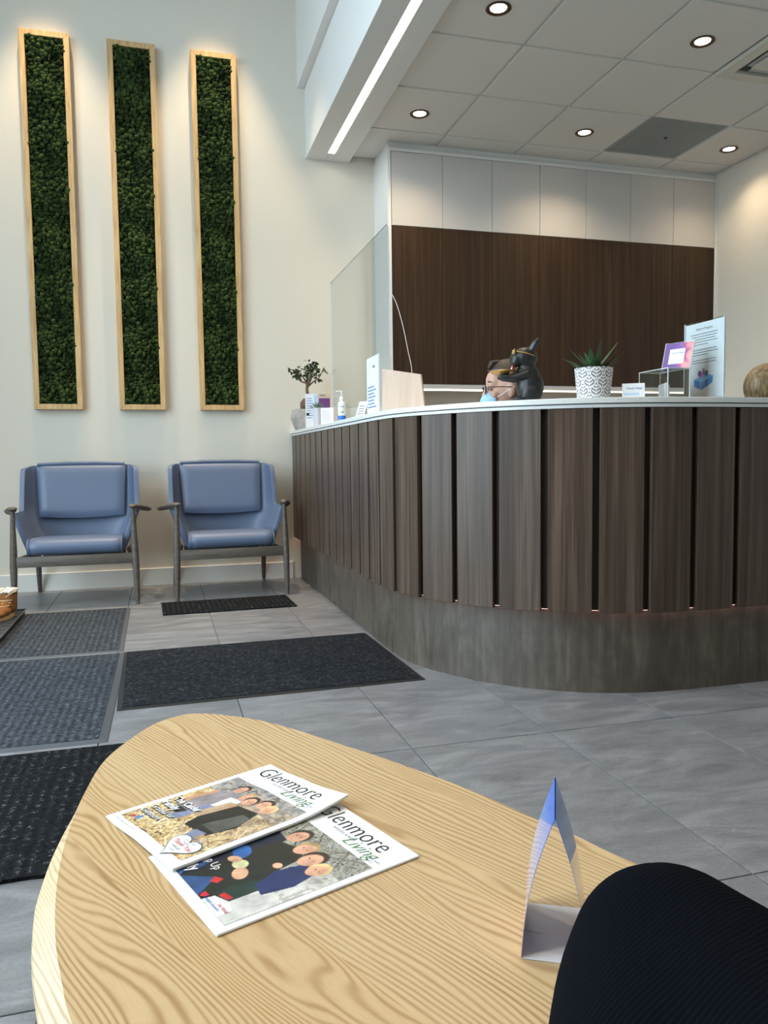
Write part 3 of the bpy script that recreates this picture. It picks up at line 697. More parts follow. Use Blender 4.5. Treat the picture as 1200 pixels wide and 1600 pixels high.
def make_boot():
    t = thing('boot', 'boot', 'boot')
    # foot points along -y (towards the camera side)
    bm = bmesh.new()
    secs = [(0.055, 0.018, 0.036, 0.060, 0.0), (0.0, 0.018, 0.040, 0.075, 0.0)]
    ell_bm(bm, (0, 0.0, 0.055), (0.042, 0.052, 0.045)); ell_bm(bm, (0, -0.085, 0.045), (0.044, 0.075, 0.036)); ell_bm(bm, (0, -0.14, 0.04), (0.040, 0.045, 0.028))
    capsule_bm(bm, (0, 0.005, 0.05), (0, 0.012, 0.125), 0.043, 0.047); ell_bm(bm, (0, -0.035, 0.075), (0.036, 0.05, 0.04))
    up = mkobj('upper', bm_mesh('upper', bm), M['suede'], t); blend(up, 0.005, 4)
    poly = [(0.044*math.cos(a_)*(1.0 if math.sin(a_) < 0 else 0.92), -0.065+0.125*math.sin(a_)) for a_ in [k_*math.pi/14 for k_ in range(28)]]
    mkobj('sole', bm_mesh('sole', prism_bm(poly, 0.0, 0.022), R(40)), M['sole'], t)
    bm = bmesh.new(); rnd = random.Random(4)
    for k_ in range(46):
        a_ = rnd.uniform(0, 6.28); r_ = 0.043+rnd.uniform(-0.006, 0.006); bmesh.ops.create_icosphere(bm, subdivisions=2, radius=rnd.uniform(0.008, 0.013), matrix=Matrix.Translation((r_*math.cos(a_), 0.012+r_*math.sin(a_), 0.168+rnd.uniform(-0.006, 0.008))))
    mkobj('fleece_collar', bm_mesh('fleece_collar', bm, R(180)), M['fleece'], t)
    for q in range(3): tube('lace', [(-0.034, -0.025-0.016*q, 0.110-0.014*q), (0, -0.058-0.018*q, 0.112-0.016*q), (0.034, -0.025-0.016*q, 0.110-0.014*q)], 0.0028, M['lace'], t, 6)
    tube('lace', [(0.01, -0.045, 0.135), (0.035, -0.05, 0.155), (0.062, -0.03, 0.172)], 0.0025, M['lace'], t, 6)
    return t
b1 = make_boot(); b1.location = (-0.860, 4.83, 0.0157); b1.rotation_euler = (0, 0, R(-12)); b1.scale = (1.0, 1.0, 0.86)
tag(b1, 'tan suede boot with cream fleece collar in the tray corner', 'boot', 'boots in the tray')
b2 = copy_tree(b1); b2.location = (-1.005, 4.66, 0.0157); b2.rotation_euler = (0, 0, R(-14)); tag(b2, 'tan fleece-lined boot cut off by the left picture edge')
# ================================================================ THINGS ON THE COUNTER
ZD = 1.0917
M['screen_edge'] = M['acrylic_edge']
# ---- clear acrylic sneeze screen
scr = thing('acrylic_screen', 'clear upright acrylic screen standing on the left arm of the counter', 'screen', (1.062, 4.235, ZD))
a, hz = 0.645, 0.893
poly = [(-a, 0), (a, 0), (a, hz-0.02)]+[(a-0.02+0.02*math.cos(t), hz-0.02+0.02*math.sin(t)) for t in (R(30), R(60), R(90))]+[(-a+0.02+0.02*math.cos(t), hz-0.02+0.02*math.sin(t)) for t in (R(90), R(120), R(150), R(180))]
bm = bmesh.new(); A_ = [bm.verts.new((-0.003, y, z)) for y, z in poly]; B_ = [bm.verts.new((0.003, y, z)) for y, z in poly]
bm.faces.new(A_); bm.faces.new(B_[::-1])
mkobj('sheet', bm_mesh('sheet', bm), M['acrylic'], scr)
bm = bmesh.new(); A_ = [bm.verts.new((-0.0029, y, z)) for y, z in poly]; B_ = [bm.verts.new((0.0029, y, z)) for y, z in poly]
for i in range(1, len(poly)): j = (i+1) % len(poly); bm.faces.new((A_[i], A_[j], B_[j], B_[i]))
mkobj('sheet_edge', bm_mesh('sheet_edge', bm), M['acrylic_edge'], scr)
for y in (-0.5, 0.5): box('foot', -0.035, 0.035, y-0.012, y+0.012, 0, 0.012, M['acrylic_edge'], scr, 0.002, 1)
# thin white cable curving down behind the tablet board
pts = catmull([(1.072, 3.60, 1.665), (1.080, 3.58, 1.64), (1.090, 3.55, 1.59), (1.105, 3.52, 1.50), (1.118, 3.485, 1.38), (1.128, 3.46, 1.28), (1.13, 3.45, ZD+0.003)], 8)
tag(tube('cable', [tuple(p) for p in pts], 0.0014, plain('white_cable', '#e9e4de', 0.4), None, 8), 'thin white cable arching down from screen to wooden board', 'cable')

# ---- bonsai in a stone pot
def m_concrete():
    n = NB('mottled_stone_pot'); v = n.coord('Object'); f = n.noise(v, 22, 5, 0.6); n.set(Base_Color=n.ramp(f, [(0.3, lin('#8d8781')), (0.7, lin('#b9b4ae'))]), Roughness=0.85); n.bump(f, 0.2, 0.003); return n.m
bon = thing('bonsai', 'small ficus bonsai in a grey stone pot by the wall', 'plant', (0.990, 5.55, ZD))
mkobj('pot', bm_mesh('pot', lathe_bm([(0, 0), (0.056, 0), (0.064, 0.012), (0.088, 0.078), (0.090, 0.088), (0.078, 0.147), (0.070, 0.147), (0.072, 0.135), (0, 0.132)], 8), R(25)), m_concrete(), bon)
M['soil'] = plain('dark_potting_soil', '#3a2c21', 1.0); M['bark'] = plain('ficus_bark', '#6f5c4a', 0.8); M['leaf'] = plain('ficus_leaf', '#34492f', 0.5)
bm = bmesh.new(); rs = random.Random(2)
for k in range(40): bmesh.ops.create_icosphere(bm, subdivisions=1, radius=rs.uniform(0.006, 0.011), matrix=Matrix.Translation((rs.uniform(-0.05, 0.05), rs.uniform(-0.05, 0.05), 0.137+rs.uniform(0, 0.006))))
tag(mkobj('soil', bm_mesh('soil', bm), M['soil'], bon), kind='stuff')
bm = bmesh.new(); ell_bm(bm, (0.012, -0.01, 0.185), (0.026, 0.026, 0.040)); ell_bm(bm, (0.034, -0.01, 0.19), (0.020, 0.022, 0.052)); ell_bm(bm, (-0.004, -0.012, 0.175), (0.018, 0.018, 0.036))
tube_bm([(0.028, -0.01, 0.17), (0.036, -0.01, 0.235), (0.030, -0.01, 0.285), (0.032, -0.01, 0.312)], [0.020, 0.013, 0.011, 0.010], 10, bm)
branches = [[(0.030, -0.01, 0.30), (0.02, -0.015, 0.345), (-0.01, -0.02, 0.385), (-0.045, -0.02, 0.415), (-0.085, -0.02, 0.425)], [(0.02, -0.01, 0.335), (-0.02, -0.01, 0.350), (-0.035, -0.01, 0.395), (-0.03, -0.01, 0.44)],
    [(0.032, -0.01, 0.305), (0.040, -0.01, 0.36), (0.035, -0.01, 0.42), (0.045, -0.01, 0.475)], [(0.034, -0.01, 0.31), (0.062, -0.01, 0.36), (0.075, -0.01, 0.42), (0.10, -0.01, 0.465)], [(0.034, -0.01, 0.305), (0.080, -0.01, 0.345), (0.120, -0.012, 0.375), (0.150, -0.01, 0.43)],
    [(0.03, 0.0, 0.31), (0.04, 0.035, 0.37), (0.06, 0.05, 0.44)], [(0.03, -0.02, 0.31), (0.05, -0.045, 0.37), (0.08, -0.06, 0.43)], [(0.065, -0.01, 0.365), (0.055, -0.01, 0.43), (0.07, -0.01, 0.48)]]
for b in branches: p = catmull(b, 5); tube_bm([tuple(q) for q in p], list(np.linspace(0.0062, 0.0018, len(p))), 6, bm)
mkobj('trunk', bm_mesh('trunk', bm, R(60)), M['bark'], bon)
lm = bmesh.new(); L_ = [(0, 0, 0), (0.012, 0.010, 0.002), (0.028, 0.011, 0.003), (0.044, 0, 0), (0.028, -0.011, 0.003), (0.012, -0.010, 0.002)]
vv = [lm.verts.new(p) for p in L_]; lm.faces.new((vv[0], vv[1], vv[2], vv[3])); lm.faces.new((vv[0], vv[3], vv[4], vv[5])); leaf_me = bm_mesh('leaf', lm); leaf_me.materials.append(M['leaf'])
for b in branches:
    for k in range(20):
        f = rs.uniform(0.45, 1.05); n_ = len(b)-1; i = min(int(f*n_), n_-1); p = Vector(b[i]).lerp(Vector(b[i+1]), min(f*n_-i, 1.15))
        p += Vector((rs.uniform(-.018, .018), rs.uniform(-.02, .02), rs.uniform(-.012, .018)))
        o = mkobj('leaf', leaf_me, None, bon, p, (rs.uniform(-0.9, 0.9), rs.uniform(-0.5, 1.1), rs.uniform(0, 6.28))); s = rs.uniform(0.6, 1.05); o.scale = (s, s, s)

# ---- leaflet stand, carton, succulent, box, sanitiser
def printed_lines(par, x0, z0, w, rows, y, mat, dz=0.012, h=0.0035, seed=1):
    r_ = random.Random(seed)
    for k in range(rows): box('printed_line', x0, x0+w*r_.uniform(0.7, 1.0), y-0.0004, y, z0-k*dz, z0-k*dz+h, mat, par)
M['pale_blue'] = plain('pale_blue_print', '#b9cfe8', 0.4); M['purple'] = plain('plum_print', '#6d3f77', 0.45); M['kraft'] = plain('beige_carton', '#c9b49b', 0.6); M['box_white'] = plain('white_carton', '#e6e8ec', 0.45)
st = thing('leaflet_stand', 'white information leaflet standing against the bonsai pot', 'leaflet', (0.998, 5.19, ZD), R(-8))
box('leaflet', -0.054, 0.054, -0.002, 0.002, 0, 0.228, M['box_white'], st)
box('photo', 0.004, 0.050, -0.0026, -0.0021, 0.150, 0.222, M['pale_blue'], st)
printed_lines(st, -0.046, 0.195, 0.045, 9, -0.0021, M['ink_blue'], 0.016, 0.004, 3)
box('stamp', -0.048, -0.030, -0.0026, -0.0021, 0.083, 0.101, M['ink'], st)
box('support', -0.045, 0.045, 0.0021, 0.035, 0, 0.004, M['acrylic_edge'], st)
ct = thing('carton', 'beige carton with a plum panel behind the small succulent', 'box', (1.048, 5.08, ZD), R(-6))
box('carton_body', -0.040, 0.040, -0.02, 0.02, 0, 0.222, M['kraft'], ct, 0.0015, 1)
box('plum_panel', -0.036, 0.036, -0.0206, -0.0201, 0.118, 0.190, M['purple'], ct); printed_lines(ct, -0.03, 0.205, 0.05, 1, -0.0201, M['ink_grey'], 0.01, 0.006)
def m_lattice():
    n = NB('lattice_glazed_pot'); v = n.coord('Object'); w1 = n.add('ShaderNodeTexWave', ins={'Vector': n.add('ShaderNodeMapping', ins={'Vector': v, 'Rotation': (0, R(45), 0)}).outputs[0], 'Scale': 30.0, 'Distortion': 1.0}); w2_ = n.add('ShaderNodeTexWave', ins={'Vector': n.add('ShaderNodeMapping', ins={'Vector': v, 'Rotation': (0, R(-45), 0)}).outputs[0], 'Scale': 30.0, 'Distortion': 1.0})
    f = n.math('MAXIMUM', w1.outputs['Fac'], w2_.outputs['Fac']); n.set(Base_Color=n.ramp(f, [(0.6, lin('#b9b6c2')), (0.9, lin('#dcdce2'))]), Roughness=0.5); return n.m
M['succulent'] = plain('blue_green_succulent', '#6d8579', 0.6); M['aloe'] = plain('dark_green_aloe', '#30502f', 0.5)
def spike_mesh(length, width, thick, curve, n=9):
    bm = bmesh.new(); rings = []
    for i in range(n+1):
        t = i/n; w = width*(1-t)**0.75*(0.7+0.6*min(t*3, 1)) if t < 1 else 0.0004; x = length*t; z = curve*t*t
        rings.append([bm.verts.new((x, w*math.cos(a), z+thick*(1-t)*(math.sin(a)*0.5+(0.55*math.cos(a)**2)))) for a in [k*math.pi/3 for k in range(6)]])
    for a, b in zip(rings, rings[1:]):
        for k in range(6): bm.faces.new((a[k], a[(k+1) % 6], b[(k+1) % 6], b[k]))
    bm.faces.new(rings[0]); bm.faces.new(rings[-1][::-1]); return bm_mesh('leaf', bm, R(70))
su = thing('succulent_pot', 'tiny rosette succulent in a grey lattice-patterned pot', 'plant', (0.972, 4.93, ZD))
mkobj('pot', bm_mesh('pot', lathe_bm([(0, 0), (0.021, 0), (0.026, 0.01), (0.031, 0.118), (0.027, 0.118), (0.026, 0.108), (0, 0.106)], 28), R(40)), m_lattice(), su)
sm_ = spike_mesh(0.055, 0.009, 0.007, 0.008); sm_.materials.append(M['succulent'])
for ring, (cnt, tilt, sc, z) in enumerate(((9, 12, 1.15, 0.110), (8, 34, 1.0, 0.113), (6, 58, 0.85, 0.115))):
    for k in range(cnt): o = mkobj('leaf', sm_, None, su, (0, 0, z), (0, R(-tilt), k*2*math.pi/cnt+ring*0.4)); o.scale = (sc, sc, sc)
bx = thing('carton', 'white printed carton between the succulent and the pump bottle', 'box', (0.992, 4.66, ZD), R(-38))
box('carton_body', -0.042, 0.042, -0.032, 0.032, 0, 0.100, M['box_white'], bx, 0.001, 1)
printed_lines(bx, -0.034, 0.080, 0.06, 6, -0.0321, M['ink_grey'], 0.012, 0.002, 5)
for k, (y0, y1, z0, z1) in enumerate(((-0.016, -0.012, 0.05, 0.085), (0.008, 0.014, 0.018, 0.04), (-0.024, -0.002, 0.030, 0.033), (-0.024, -0.004, 0.020, 0.022))): box('printed_mark', -0.0426, -0.0421, y0, y1, z0, z1, M['ink_grey'], bx)
sb_ = thing('pump_bottle', 'white hand sanitiser pump bottle with a blue band', 'bottle', (0.972, 4.235, ZD))
M['bottle'] = plain('white_plastic', '#eef1f3', 0.35); M['sky_blue'] = plain('blue_label', '#2f6fd0', 0.4)
mkobj('bottle_body', bm_mesh('bottle_body', lathe_bm([(0, 0), (0.019, 0), (0.0212, 0.003), (0.0212, 0.092), (0.018, 0.103), (0.010, 0.110), (0.010, 0.116), (0, 0.116)], 28), R(40)), M['bottle'], sb_)
mkobj('blue_band', bm_mesh('blue_band', lathe_bm([(0.0214, 0.006), (0.0217, 0.006), (0.0217, 0.030), (0.0214, 0.030), (0.0214, 0.006)], 28), R(40)), M['sky_blue'], sb_)
pump = mkobj('pump', bm_mesh('pump', lathe_bm([(0, 0.1163), (0.0125, 0.1163), (0.0125, 0.128), (0.008, 0.134), (0.0045, 0.137), (0.0045, 0.158), (0.009, 0.159), (0.009, 0.166), (0, 0.167)], 24), R(40)), M['bottle'], sb_)
tube('nozzle', [(-0.006, -0.002, 0.1625), (-0.026, -0.008, 0.1625), (-0.034, -0.010, 0.158)], [0.0042, 0.0038, 0.003], M['bottle'], pump, 10)
box('leaf_logo', -0.010, 0.006, -0.0224, -0.0216, 0.045, 0.053, plain('green_print', '#6fae72', 0.5), sb_)
box('printed_line', -0.012, 0.008, -0.0224, -0.0216, 0.078, 0.081, M['ink_blue'], sb_)

# ---- sign holders beside the screen, wooden tablet board
def sign_faces(t, w, h, thick):
    box('acrylic_holder', -w/2, w/2, -thick/2, thick/2, 0, h, M['acrylic'], t); return t
sg = thing('notice_holder', 'white notice in upright holder beside the wooden board', 'sign', (0.996, 3.665, ZD), R(-90))
box('sheet', -0.105, 0.105, -0.0015, 0.0015, 0.003, 0.278, M['box_white'], sg); box('holder_back', -0.108, 0.108, 0.0018, 0.0040, 0, 0.282, M['acrylic_edge'], sg); box('holder_foot', -0.108, 0.108, 0.0041, 0.03, 0, 0.003, M['acrylic_edge'], sg)
printed_lines(sg, -0.085, 0.135, 0.15, 7, -0.0016, M['ink_blue'], 0.016, 0.005, 8); box('printed_logo', 0.01, 0.045, -0.0021, -0.0016, 0.225, 0.237, M['ink_grey'], sg)
sg2 = thing('card_easel', 'small leaning white card between pump bottle and notice', 'card', (0.992, 3.93, ZD), R(-62))
bm = bmesh.new(); a = [(-0.032, 0.0, 0.0), (0.032, 0.0, 0.0), (0.032, 0.035, 0.088), (-0.032, 0.035, 0.088)]; v0 = [bm.verts.new(p) for p in a]; v1 = [bm.verts.new((x, y+0.0025, z)) for x, y, z in a]
bm.faces.new(v0); bm.faces.new(v1[::-1]); [bm.faces.new((v0[i], v0[(i+1) % 4], v1[(i+1) % 4], v1[i])) for i in range(4)]
mkobj('card', bm_mesh('card', bm), M['box_white'], sg2)
for k in range(4):
    f0 = 0.25+0.15*k; bm = bmesh.new(); vs4 = [bm.verts.new((x, 0.035*f-0.0006, 0.088*f)) for x, f in ((-0.022, f0), (0.020, f0), (0.020, f0+0.05), (-0.022, f0+0.05))]; bm.faces.new(vs4); mkobj('printed_line', bm_mesh('printed_line', bm), M['ink_grey'], sg2)
tube('easel_leg', [(0, 0.034, 0.08), (0, 0.060, 0.0015)], 0.0015, M['acrylic_edge'], sg2, 6)
def m_maple():
    n = NB('pale_maple_veneer'); v = n.coord('Object', (30, 30, 2.5)); f = n.noise(v, 1.0, 4, 0.6, 0.8); n.set(Base_Color=n.ramp(f, [(0.3, lin('#b99c86')), (0.7, lin('#c9b09c'))]), Roughness=0.5); return n.m
wb = thing('wooden_board', 'pale maple board propped on the counter at the curve', 'board', (1.060, 3.42, ZD), math.atan2(-0.145, 0.150))
bm = bmesh.new(); prof = [(-0.098, 0.0), (0.122, 0.0), (0.094, 0.168), (-0.106, 0.206)]
f0 = [bm.verts.new((x, 0.10*z, z)) for x, z in prof]; f1 = [bm.verts.new((x, 0.10*z+0.014, z)) for x, z in prof]; bm.faces.new(f0); bm.faces.new(f1[::-1]); [bm.faces.new((f0[i], f0[(i+1) % 4], f1[(i+1) % 4], f1[i])) for i in range(4)]
bmesh.ops.bevel(bm, geom=bm.edges[:], offset=0.0015, segments=2, affect='EDGES'); mkobj('panel', bm_mesh('panel', bm, R(40)), m_maple(), wb)
tube('prop', [(0.0, 0.032, 0.12), (0.0, 0.085, 0.004)], 0.004, M['stain'], wb, 8)

# ---- bulldog statue with a tray
dog = thing('bulldog_statue', 'black french bulldog statue with gold glasses holding a tray', 'statue', (1.372, 2.775, ZD), R(-16))
bm = bmesh.new()     # local: faces -x
ell_bm(bm, (0.010, 0, 0.062), (0.054, 0.052, 0.064)); ell_bm(bm, (0.000, 0, 0.105), (0.046, 0.046, 0.044)); ell_bm(bm, (0.012, 0.036, 0.034), (0.040, 0.020, 0.036)); ell_bm(bm, (0.012, -0.038, 0.034), (0.040, 0.020, 0.036))
for s in (-1, 1):
    ell_bm(bm, (-0.032, s*0.034, 0.012), (0.030, 0.015, 0.012)); capsule_bm(bm, (-0.005, s*0.040, 0.108), (-0.050, s*0.034, 0.094), 0.017, 0.014); capsule_bm(bm, (-0.050, s*0.034, 0.094), (-0.092, s*0.026, 0.098), 0.0135, 0.012); ell_bm(bm, (-0.100, s*0.024, 0.099), (0.013, 0.012, 0.009))
capsule_bm(bm, (0.0, 0, 0.125), (-0.006, 0, 0.15), 0.034, 0.034); ell_bm(bm, (-0.010, 0, 0.172), (0.050, 0.045, 0.040)); ell_bm(bm, (-0.042, 0, 0.165), (0.027, 0.037, 0.030)); ell_bm(bm, (-0.047, 0.016, 0.154), (0.018, 0.018, 0.018)); ell_bm(bm, (-0.047, -0.016, 0.154), (0.018, 0.018, 0.018)); ell_bm(bm, (-0.058, 0, 0.172), (0.010, 0.013, 0.009))
for s in (-1, 1):
    rot = Matrix.Rotation(R(28), 3, 'Y') @ Matrix.Rotation(s*R(-16), 3, 'X'); ell_bm(bm, (0.022, s*0.026, 0.214), (0.011, 0.016, 0.034), rot)
bd = mkobj('dog_body', bm_mesh('dog_body', bm), M['black'], dog); blend(bd, 0.0032, 3)
for s in (-1, 1):
    e = bmesh.new(); rot = Matrix.Rotation(R(28), 3, 'Y') @ Matrix.Rotation(s*R(-16), 3, 'X'); ell_bm(e, (0.0155, s*0.027, 0.213), (0.0055, 0.0105, 0.025), rot); mkobj('inner_ear', bm_mesh('inner_ear', e, R(180)), plain('grey_inner_ear', '#5d6a74', 0.6), bd)
    tube('glasses_rim', [(-0.052+0.004*math.cos(t), s*0.019+0.0145*math.cos(t), 0.190+0.0135*math.sin(t)) for t in np.linspace(0, 2*math.pi, 17)], 0.0022, M['gold'], dog, 6)
    tube('glasses_arm', [(-0.046, s*0.034, 0.192), (-0.015, s*0.043, 0.186), (0.022, s*0.038, 0.174)], 0.0022, M['gold'], dog, 6)
    mkobj('lens', mesh('lens', [(-0.050, s*0.019+0.0135*math.cos(t), 0.190+0.0125*math.sin(t)) for t in np.linspace(0, 2*math.pi, 16, endpoint=False)], [tuple(range(16))]), M['black'], dog)
tube('glasses_bridge', [(-0.053, -0.006, 0.196), (-0.055, 0, 0.200), (-0.053, 0.006, 0.196)], 0.0020, M['gold'], dog, 6)
mkobj('bow_tie', bm_mesh('bow_tie', ell_bm(ell_bm(bmesh.new(), (-0.040, 0.010, 0.134), (0.004, 0.010, 0.008)), (-0.040, -0.010, 0.134), (0.004, 0.010, 0.008)), R(180)), M['gold'], dog)
mkobj('tray', bm_mesh('tray', lathe_bm([(0, 0), (0.034, 0.001), (0.050, 0.012), (0.052, 0.013), (0.049, 0.016), (0.034, 0.005), (0, 0.004)], 28), R(60)), M['gold'], dog, (-0.094, 0, 0.1085))
c_ = thing('snack_box', 'tiny blue and white box on the statue tray', 'box', (1.277, 2.795, ZD+0.1150), R(-10)); box('box_body', -0.002, 0.030, -0.010, 0.010, 0, 0.011, M['box_white'], c_, 0.0006, 1); box('blue_end', -0.030, -0.0022, -0.0102, 0.0102, 0, 0.0155, plain('navy_print', '#263a94', 0.4), c_, 0.0006, 1)
c_ = thing('gift_card', 'red card leaning upright on the statue tray', 'card', (1.3095, 2.786, ZD+0.1155), R(-16)); o = box('card', -0.0012, 0.0012, -0.016, 0.016, 0, 0.047, plain('red_card', '#a33a3c', 0.5), c_); o.rotation_euler = (0, R(9), 0); box('card_band', -0.0018, -0.0013, -0.014, 0.014, 0.012, 0.020, M['box_white'], o)

# ---- aloe in a leaf-pattern pot
def m_leafpot():
    n = NB('leaf_pattern_pot'); tc_ = n.add('ShaderNodeTexCoord'); sp = n.add('ShaderNodeSeparateXYZ', ins={0: tc_.outputs['Object']})
    ang = n.math('MULTIPLY', n.math('ARCTAN2', sp.outputs[1], sp.outputs[0]), 8/(2*math.pi)); zz = n.math('MULTIPLY', sp.outputs[2], 1/0.062)
    def cell(du, dv):
        u = n.math('SUBTRACT', n.math('FRACT', n.math('ADD', ang, du+50.0)), 0.5); v = n.math('SUBTRACT', n.math('FRACT', n.math('ADD', zz, dv+10.0)), 0.5)
        # pointed oval: |u| < 0.36*cos(pi v) shape
        wdt = n.math('MULTIPLY', n.math('COSINE', n.math('MULTIPLY', v, math.pi)), 0.44); au = n.math('ABSOLUTE', u); d = n.math('SUBTRACT', wdt, au)   # >0 inside
        rim = n.math('LESS_THAN', n.math('ABSOLUTE', n.math('SUBTRACT', d, 0.03)), 0.038)
        ins = n.math('GREATER_THAN', d, 0.15); mid = n.math('LESS_THAN', au, 0.022)
        vein = n.math('LESS_THAN', n.math('FRACT', n.math('SUBTRACT', n.math('MULTIPLY', v, 5.0), n.math('MULTIPLY', au, 3.0))), 0.52)
        return n.math('MAXIMUM', rim, n.math('MULTIPLY', ins, n.math('MAXIMUM', mid, vein)))
    w = n.math('MAXIMUM', cell(0.0, 0.0), cell(0.5, 0.5))
    n.set(Base_Color=n.mix(w, rgba('#77757b'), rgba('#e6e4e3')), Roughness=0.7); return n.m
al = thing('aloe_pot', 'spiky green aloe in a white leaf-patterned pot', 'plant', (1.563, 2.612, ZD))
mkobj('pot', bm_mesh('pot', lathe_bm([(0, 0), (0.056, 0), (0.060, 0.004), (0.070, 0.113), (0.070, 0.117), (0.064, 0.117), (0.062, 0.105), (0, 0.103)], 40), R(35)), m_leafpot(), al)
mkobj('soil', bm_mesh('soil', lathe_bm([(0, 0.110), (0.035, 0.108), (0.0615, 0.1055), (0.0615, 0.1035), (0, 0.1035)], 24), R(60)), M['soil'], al)
for az, tilt, ln, wd in ((185, 20, 0.120, 0.012), (205, 8, 0.100, 0.013), (165, 46, 0.125, 0.011), (250, 38, 0.07, 0.013), (200, 62, 0.075, 0.012), (95, 76, 0.09, 0.013), (300, 78, 0.115, 0.010), (10, 50, 0.140, 0.009), (-8, 30, 0.115, 0.010), (-20, 20, 0.085, 0.012), (350, 34, 0.100, 0.011), (60, 45, 0.09, 0.011), (130, 50, 0.09, 0.011), (270, 52, 0.075, 0.012)):
    me = spike_mesh(ln, wd*1.45, 0.007, 0.004); me.materials.append(M['aloe']); mkobj('leaf', me, None, al, (0.012*math.cos(R(az)), 0.012*math.sin(R(az)), 0.108), (0, R(-tilt), R(az)-R(16)))

# ---- business cards, acrylic box, referral sign
cd = thing('business_card_holder', 'small stack of white business cards in a clear stand', 'card holder', (1.682, 2.535, ZD), R(-30))
for k in range(5):
    o = box('business_card', -0.040, 0.040, -0.0006, 0.0006, 0, 0.056, M['box_white'], cd, 0, 1, (0, 0.0016*k, 0.003), (R(-14), 0, 0))
me = text_mesh('Dental Village', 0.010, align='CENTER'); me.materials.append(M['ink_blue']); mkobj('card_text', me, None, cd, (0.004, 0.0062, 0.036), (R(76), 0, 0))
o = box('printed_band', -0.034, 0.020, -0.0009, -0.0007, 0.010, 0.020, M['pale_blue'], cd, 0, 1, (0, 0, 0.003), (R(-14), 0, 0))
box('stand_base', -0.045, 0.045, -0.010, 0.040, 0, 0.0025, M['acrylic_edge'], cd); box('stand_back', -0.045, 0.045, 0.022, 0.024, 0.0026, 0.050, M['acrylic'], cd)
ab = thing('acrylic_box', 'clear acrylic box with folded tissues and a slanted card on top', 'box', (1.818, 2.545, ZD))
w, d, h = 0.046, 0.088, 0.104
for nm, c in (('side', (-w, -w+0.003, -d, d, 0, h)), ('side', (w-0.003, w, -d, d, 0, h)), ('front', (-w+0.0031, w-0.0031, -d, -d+0.003, 0, h)), ('back', (-w+0.0031, w-0.0031, d-0.003, d, 0, h)), ('lid', (-w, w, -d, d, h+0.0002, h+0.0032))): box(nm, *c, M['acrylic'], ab)
bm = bmesh.new()
for (x, y) in ((-w, -d), (w, -d), (-w, d), (w, d)): box_bm(x-0.0013, x+0.0013, y-0.0013, y+0.0013, 0, h+0.003, bm=bm)
for y in (-d, d): box_bm(-w, w, y-0.0012, y+0.0012, h+0.001, h+0.0034, bm=bm)
for x in (-w, w): box_bm(x-0.0012, x+0.0012, -d, d, h+0.001, h+0.0034, bm=bm)
mkobj('polished_edges', bm_mesh('polished_edges', bm), M['acrylic_edge'], ab)
for k, (x, y, rz, hh) in enumerate(((-0.022, -0.02, 20, 0.056), (0.008, 0.0, -15, 0.062), (0.020, 0.03, 35, 0.052))):
    t = thing('paper_slip', ['folded white paper slip at the left in the acrylic box', 'folded white paper slip standing tallest in the acrylic box', 'folded white paper slip at the back of the acrylic box'][k], 'paper', (1.818+x, 2.545+y, ZD+0.0005), R(rz), 'paper slips in the acrylic box')
    bm = bmesh.new(); q = [(-0.020, 0, 0), (0.0, -0.010, 0), (0.018, 0.002, 0), (-0.017, 0.003, hh*0.86), (0.002, -0.006, hh), (0.016, 0.004, hh*0.82)]; va = [bm.verts.new(p) for p in q]; vb = [bm.verts.new((x_, y_+0.0008, z_)) for x_, y_, z_ in q]
    for L, fl in ((va, 1), (vb, -1)):
        for f in ((0, 1, 4, 3), (1, 2, 5, 4)): bm.faces.new([L[i] for i in f][::fl])
    for i, j in ((0, 3), (3, 4), (4, 5), (5, 2), (2, 1), (1, 0)): bm.faces.new((va[i], va[j], vb[j], vb[i]))
    mkobj('sheet', bm_mesh('sheet', bm), M['box_white'], t)
pc = thing('slanted_card', 'pink and purple patterned card in a slanted clear holder', 'card', (1.842, 2.515, ZD+h+0.0036), R(-68))
tl = R(-16)
def slab(nm, x0, x1, y, z0, z1, mat, th=0.0008): return box(nm, x0, x1, y-th, y, z0, z1, mat, pc, 0, 1, (0, 0, 0), (tl, 0, 0))
slab('holder', -0.056, 0.062, 0.0045, 0.0, 0.108, M['acrylic'], 0.003); slab('holder_edge', -0.0565, -0.0552, 0.0046, 0, 0.108, M['acrylic_edge'], 0.004); slab('holder_edge', 0.0612, 0.0626, 0.0046, 0, 0.108, M['acrylic_edge'], 0.004)
def m_petals():
    n = NB('pink_purple_print'); v = n.coord('Object', (1, 1, 1)); vo = n.add('ShaderNodeTexVoronoi', ins={'Vector': v, 'Scale': 34.0}); sp = n.add('ShaderNodeSeparateXYZ', ins={0: v}); f = n.math('ADD', n.math('MULTIPLY', sp.outputs[0], 9.0), n.math('SUBTRACT', 0.5, n.math('MULTIPLY', vo.outputs['Distance'], 0.5)))
    n.set(Base_Color=n.ramp(f, [(0.05, lin('#6a3f8c')), (0.3, lin('#7b58a8')), (0.45, lin('#b0487e')), (0.62, lin('#e58f96')), (0.85, lin('#f0a9a4'))]), Roughness=0.4); return n.m
slab('printed_card', -0.053, 0.059, 0.0010, 0.002, 0.104, m_petals()); slab('white_panel', -0.032, 0.030, 0.0001, 0.022, 0.080, M['box_white'], 0.0006)
me = text_mesh('Dental Village', 0.0088, align='CENTER'); me.materials.append(M['ink']); tcard = mkobj('card_text', me, None, pc, (0.002, 0, 0), (R(90)+tl, 0, 0))
tcard.location = (0.002, -0.0008+0.062*math.sin(-tl), 0.062*math.cos(tl))
sgn = thing('referral_sign', 'tall white referral programme sign with a blue gift box picture', 'sign', (1.985, 2.535, ZD), R(-90))
